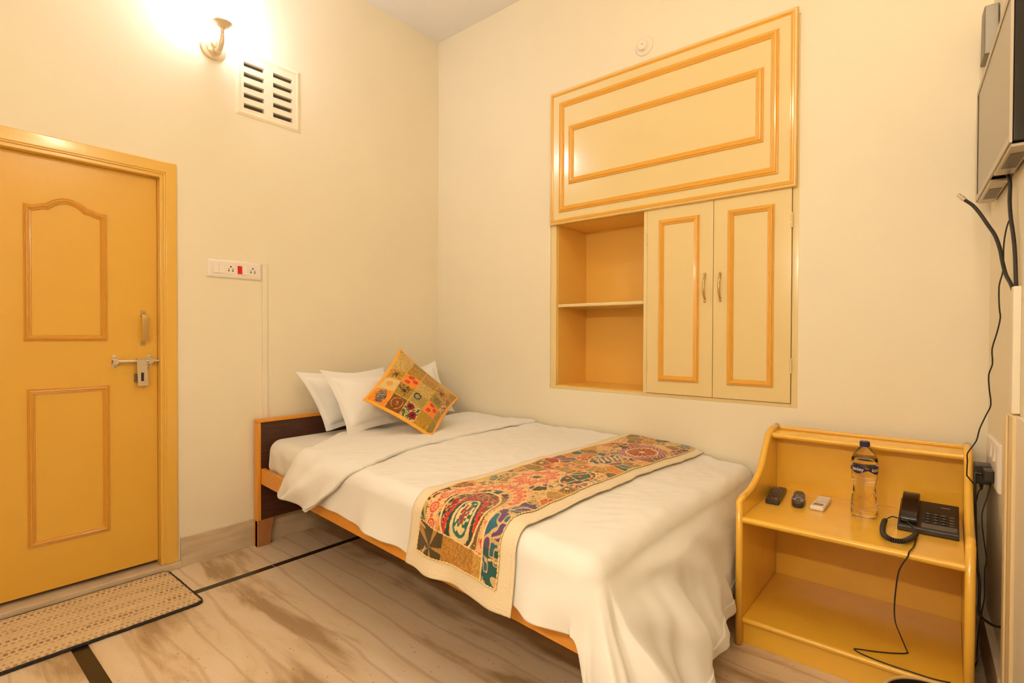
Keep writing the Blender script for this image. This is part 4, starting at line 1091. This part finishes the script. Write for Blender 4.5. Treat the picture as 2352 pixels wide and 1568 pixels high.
ln_ = smooth_pts([(2.955, -.43, SZ+.006), (2.952, -.55, SZ+.004), (2.943, -.618, SZ+.004), (2.939, -.632, .490), (2.917, -.636, .436), (2.907, -.630, .332), (2.905, -.56, .24), (2.915, -.48, .16), (2.932, -.47, .112), (2.934, -.485, .1085), (2.90, -.515, .1085), (2.85, -.545, .1085), (2.80, -.568, .1085), (2.792, -.578, .1085), (2.81, -.590, .1085), (2.85, -.600, .1085), (2.90, -.604, .1085), (2.95, -.603, .1085), (3.01, -.601, .1085), (3.05, -.59, .1085)], 6)
MB().tube(ln_, .0022, 6).build('telephone_line', CABLE, ph, smooth=True)
adopt(ph)

# ------------------------------------------------------------------ television
tv = empty('television', (3.15, -.5, 1.70), 'silver framed flat television mounted on right wall above the stand', 'television')
Ff = Vector((3.104, -.125, 0)); Nn = Vector((3.149, -.88, 0)); ax = (Nn-Ff); TWd = ax.length; ax.normalize(); nrm = Vector((ax.y, -ax.x, 0)); nrm = nrm if nrm.x > 0 else -nrm   # points to the wall
TZ0, TZ1 = 1.700, 2.105
TV = lambda u_, v_, h_: tuple(Ff+ax*u_+nrm*h_+Vector((0, 0, v_)))
# bezel ring
bz = MB(); o_ = rect(0, TWd, TZ0, TZ1); i_ = rect(.014, TWd-.012, TZ0+.022, TZ1-.016)
vv_ = [TV(a, b_, 0) for a, b_ in o_]+[TV(a, b_, .001) for a, b_ in i_]+[TV(a, b_, .006) for a, b_ in o_]+[TV(a, b_, .0058) for a, b_ in i_]
ff_ = []
for i in range(4):
    j = (i+1) % 4; ff_ += [(i, j, 4+j, 4+i), (i, j, 8+j, 8+i), (4+i, 4+j, 12+j, 12+i), (8+i, 8+j, 12+j, 12+i)]
bz.add(vv_, ff_).build('bezel', SILVER, tv)
MB().prism(rect(.0142, TWd-.0122, TZ0+.0222, TZ1-.0162), .003, .0058, TV).build('screen', SCREEN, tv)
MB().prism([(.0141, TZ0+.0221), (.024, TZ0+.0221), (.024, TZ1-.0161), (.0141, TZ1-.0161)], .0015, .0029, TV).build('screen_mask', BLACKG, tv)
MB().prism(rect(.002, TWd-.001, TZ0+.003, TZ1-.002), .0062, .046, TV).build('rear_casing', BLACKG, tv, bevel=.004)
MB().prism(rect(.10, TWd-.10, TZ0+.004, TZ1-.06), .0465, .070, TV).build('rear_hump', BLACKP, tv, bevel=.006)
# underside speaker pods and vents
MB().prism([(.02, TZ0-.010), (.36, TZ0-.010), (.36, TZ0), (.02, TZ0)], .004, .050, TV).build('speaker_pod', SILVER, tv, bevel=.003)
MB().prism([(.10, TZ0-.0112), (.26, TZ0-.0112), (.26, TZ0-.0102), (.10, TZ0-.0102)], .012, .044, TV).build('speaker_mesh', GREYP, tv)
MB().prism([(.44, TZ0-.010), (.745, TZ0-.010), (.745, TZ0), (.44, TZ0)], .004, .050, TV).build('speaker_pod', SILVER, tv, bevel=.003)
MB().prism([(.52, TZ0-.0112), (.68, TZ0-.0112), (.68, TZ0-.0102), (.52, TZ0-.0102)], .012, .044, TV).build('speaker_mesh', GREYP, tv)
adopt(tv)
brk = empty('wall_bracket', (3.14, -.2, 2.3), 'grey metal box fixed to right wall behind the television top corner', 'bracket')
MB().prism([(-.062, 2.255), (-.048, 2.225), (-.17, 2.225), (-.17, 2.40), (-.09, 2.405)], 0, .040, lambda u_, v_, h_: (XW(u_)-.002-h_, u_, v_)).build('box', BRACK, brk, bevel=.004)
adopt(brk)

# ------------------------------------------------------------------ right wall fittings
TC = lambda u_, v_, h_: (XW(u_)-h_, u_, v_)
zc = .755
sw = switchboard('switchboard', 'white switchboard low on right wall with black adapters plugged in', TC, -.352, -.075, .672, .838,
                 [('rocker', -.315, -.270, .775, .82), ('rocker', -.23, -.185, .775, .82), ('socket', -.315, -.265, .69, .74), ('socket', -.245, -.195, .69, .74), ('socket', -.17, -.12, .69, .74)], loc=(3.15, -.2, .672))
ad = empty('power_adapter', (3.12, -.23, .67), 'bulky black power adapter plugged into the right wall switchboard', 'adapter')
MB().box(3.107, XW(-.22)-.0135, -.255, -.190, .678, .746).build('adapter_body', BLACKP, ad, bevel=.004)
rl = MB()
for k in range(4): rl.tube([(3.128, -.225, .676-k*.006), (3.128, -.225, .672-k*.006)], .007-.001*k, 10)
rl.build('strain_relief', BLACKP, ad, smooth=True)
W1 = smooth_pts([(3.128, -.225, .655), (3.120, -.235, .645), (3.114, -.29, .628), (3.113, -.30, .625)], 5)
MB().tube(W1, .0018, 6).build('lead', CABLE, ad, smooth=True)
adopt(ad)
pg = empty('power_plug', (3.14, -.285, .71), 'black power plug with thick lead beside the adapter on right wall', 'plug')
MB().prism([(-.318, .700), (-.262, .700), (-.262, .742), (-.318, .742)], .0135, .040, TC).build('plug_body', BLACKP, pg, bevel=.004)
MB().tube(smooth_pts([(3.128, -.290, .722), (3.110, -.290, .722), (3.108, -.293, .712), (3.109, -.297, .69), (3.109, -.299, .654), (3.110, -.300, .62), (3.111, -.300, .578), (3.113, -.320, .478), (3.116, -.36, .419), (3.121, -.40, .376), (3.120, -.42, .295), (3.128, -.44, .280), (3.143, -.46, .277), (3.158, -.50, .288), (3.176, -.57, .322)], 6), .0042, 8).build('lead', CABLE, pg, smooth=True)
adopt(pg)
wire = [(3.176, -.55, 1.567), (3.167, -.538, 1.537), (3.161, -.527, 1.483), (3.161, -.515, 1.407), (3.153, -.503, 1.358), (3.155, -.491, 1.291), (3.158, -.48, 1.259), (3.151, -.468, 1.211), (3.141, -.456, 1.161), (3.143, -.444, 1.113), (3.135, -.433, 1.077), (3.137, -.421, 1.029), (3.142, -.409, .977), (3.131, -.397, .94), (3.116, -.386, .891), (3.108, -.374, .847), (3.087, -.362, .802), (3.087, -.35, .774), (3.086, -.339, .725), (3.090, -.327, .712), (3.106, -.315, .687), (3.110, -.303, .663), (3.112, -.292, .641), (3.111, -.28, .631)]
tag(MB().tube(smooth_pts(wire, 3), .0022, 6).build('adapter_wire', CABLE, smooth=True), 'thin kinked black wire hanging from television down to the adapter', 'wire')
cx_ = [(3.072, -.4, 1.659), (3.091, -.422, 1.634), (3.109, -.444, 1.599), (3.125, -.467, 1.561), (3.142, -.489, 1.521), (3.153, -.511, 1.475), (3.158, -.533, 1.432), (3.165, -.556, 1.389), (3.174, -.590, 1.358), (3.180, -.63, 1.325)]
cxr = empty('coaxial_cable', cx_[-1], 'loose black coaxial cable with metal connector sticking out below the television', 'cable')
MB().tube(smooth_pts(cx_, 4), .0052, 10).build('cable_sheath', CABLE, cxr, smooth=True)
dc = (Vector(cx_[0])-Vector(cx_[1])).normalized(); p0 = Vector(cx_[0])
MB().tube([p0, p0+dc*.010, p0+dc*.0101, p0+dc*.022, p0+dc*.0221, p0+dc*.030, p0+dc*.0301, p0+dc*.038], [.0062, .0062, .0075, .0075, .006, .006, .0068, .0068], 12).build('connector', CHROME, cxr)
adopt(cxr)
c2 = [(3.164, -.55, 1.704), (3.171, -.562, 1.663), (3.170, -.573, 1.608), (3.172, -.590, 1.554), (3.177, -.605, 1.499), (3.180, -.62, 1.446), (3.182, -.645, 1.345)]
tag(MB().tube(smooth_pts(c2, 4), .0050, 10).build('aerial_cable', CABLE, smooth=True), 'thick black aerial cable running from television into white wall trunking', 'cable')
w3 = [(3.163, -.2, .695), (3.156, -.214, .686), (3.144, -.228, .632), (3.131, -.242, .578), (3.13, -.256, .543), (3.135, -.27, .487), (3.142, -.284, .425), (3.137, -.298, .39), (3.137, -.312, .304), (3.13, -.326, .254), (3.122, -.34, .19), (3.112, -.31, .08), (3.118, -.25, .012), (3.115, -.26, .006), (3.112, -.36, .006), (3.08, -.68, .006)]
w3 = w3[:11]+[(3.120, -.30, .10), (3.124, -.20, .02), (3.126, -.16, .006), (3.115, -.24, .006), (3.112, -.34, .006), (3.115, -.45, .006), (3.13, -.62, .006)]
tag(MB().tube(smooth_pts(w3, 4), .0021, 6).build('telephone_wire', CABLE, smooth=True), 'thin black wire dropping from right wall switchboard to the floor', 'wire')
tr = MB().prism(rect(-.668, -.632, 0.98, 1.345), 0.0, .018, TC).build('cable_trunking', CREAMP, bevel=.002)
tag(tr, 'short cream cable trunking on right wall taking in the aerial cable', 'trunking')
# painted timber casing of the opening in the right wall
cas = empty('door_2', (3.19, -.65, 0), 'cream painted door casing at the right edge, on right wall', kind='structure')
fr2 = MB(); fr2.prism(rect(-.700, -.590, 0, .975), 0, .020, TC)
fr2.prism(rect(-.640, -.600, 0, .972), .020, .026, TC)
fr2.build('door_frame', mat('cream_casing_paint', (.86, .66, .36), .4), cas, bevel=.003)
MB().prism(rect(-1.25, -.702, 0.02, .975), 0.0, .012, TC).build('door_leaf', CREAMP, cas)
adopt(cas)
# wicker bin at the very bottom edge
bn = empty('waste_bin', (3.02, -1.05, 0), 'dark round waste bin with tan rim in front of the stand', 'waste bin')
TBn = lambda p: (3.02+p[0], -1.052+p[1], p[2])
MB().lathe([(.085, 0), (.088, .004), (.108, .272), (.105, .272), (.086, .008), (.002, .006)], 40, TBn).build('bin_body', BLACKP, bn, smooth=False)
MB().tube([TBn((.108*math.cos(2*PI*k/48), .108*math.sin(2*PI*k/48), .274)) for k in range(48)], .0045, 8, closed=True).build('rim', RIMM, bn, smooth=True)
adopt(bn)
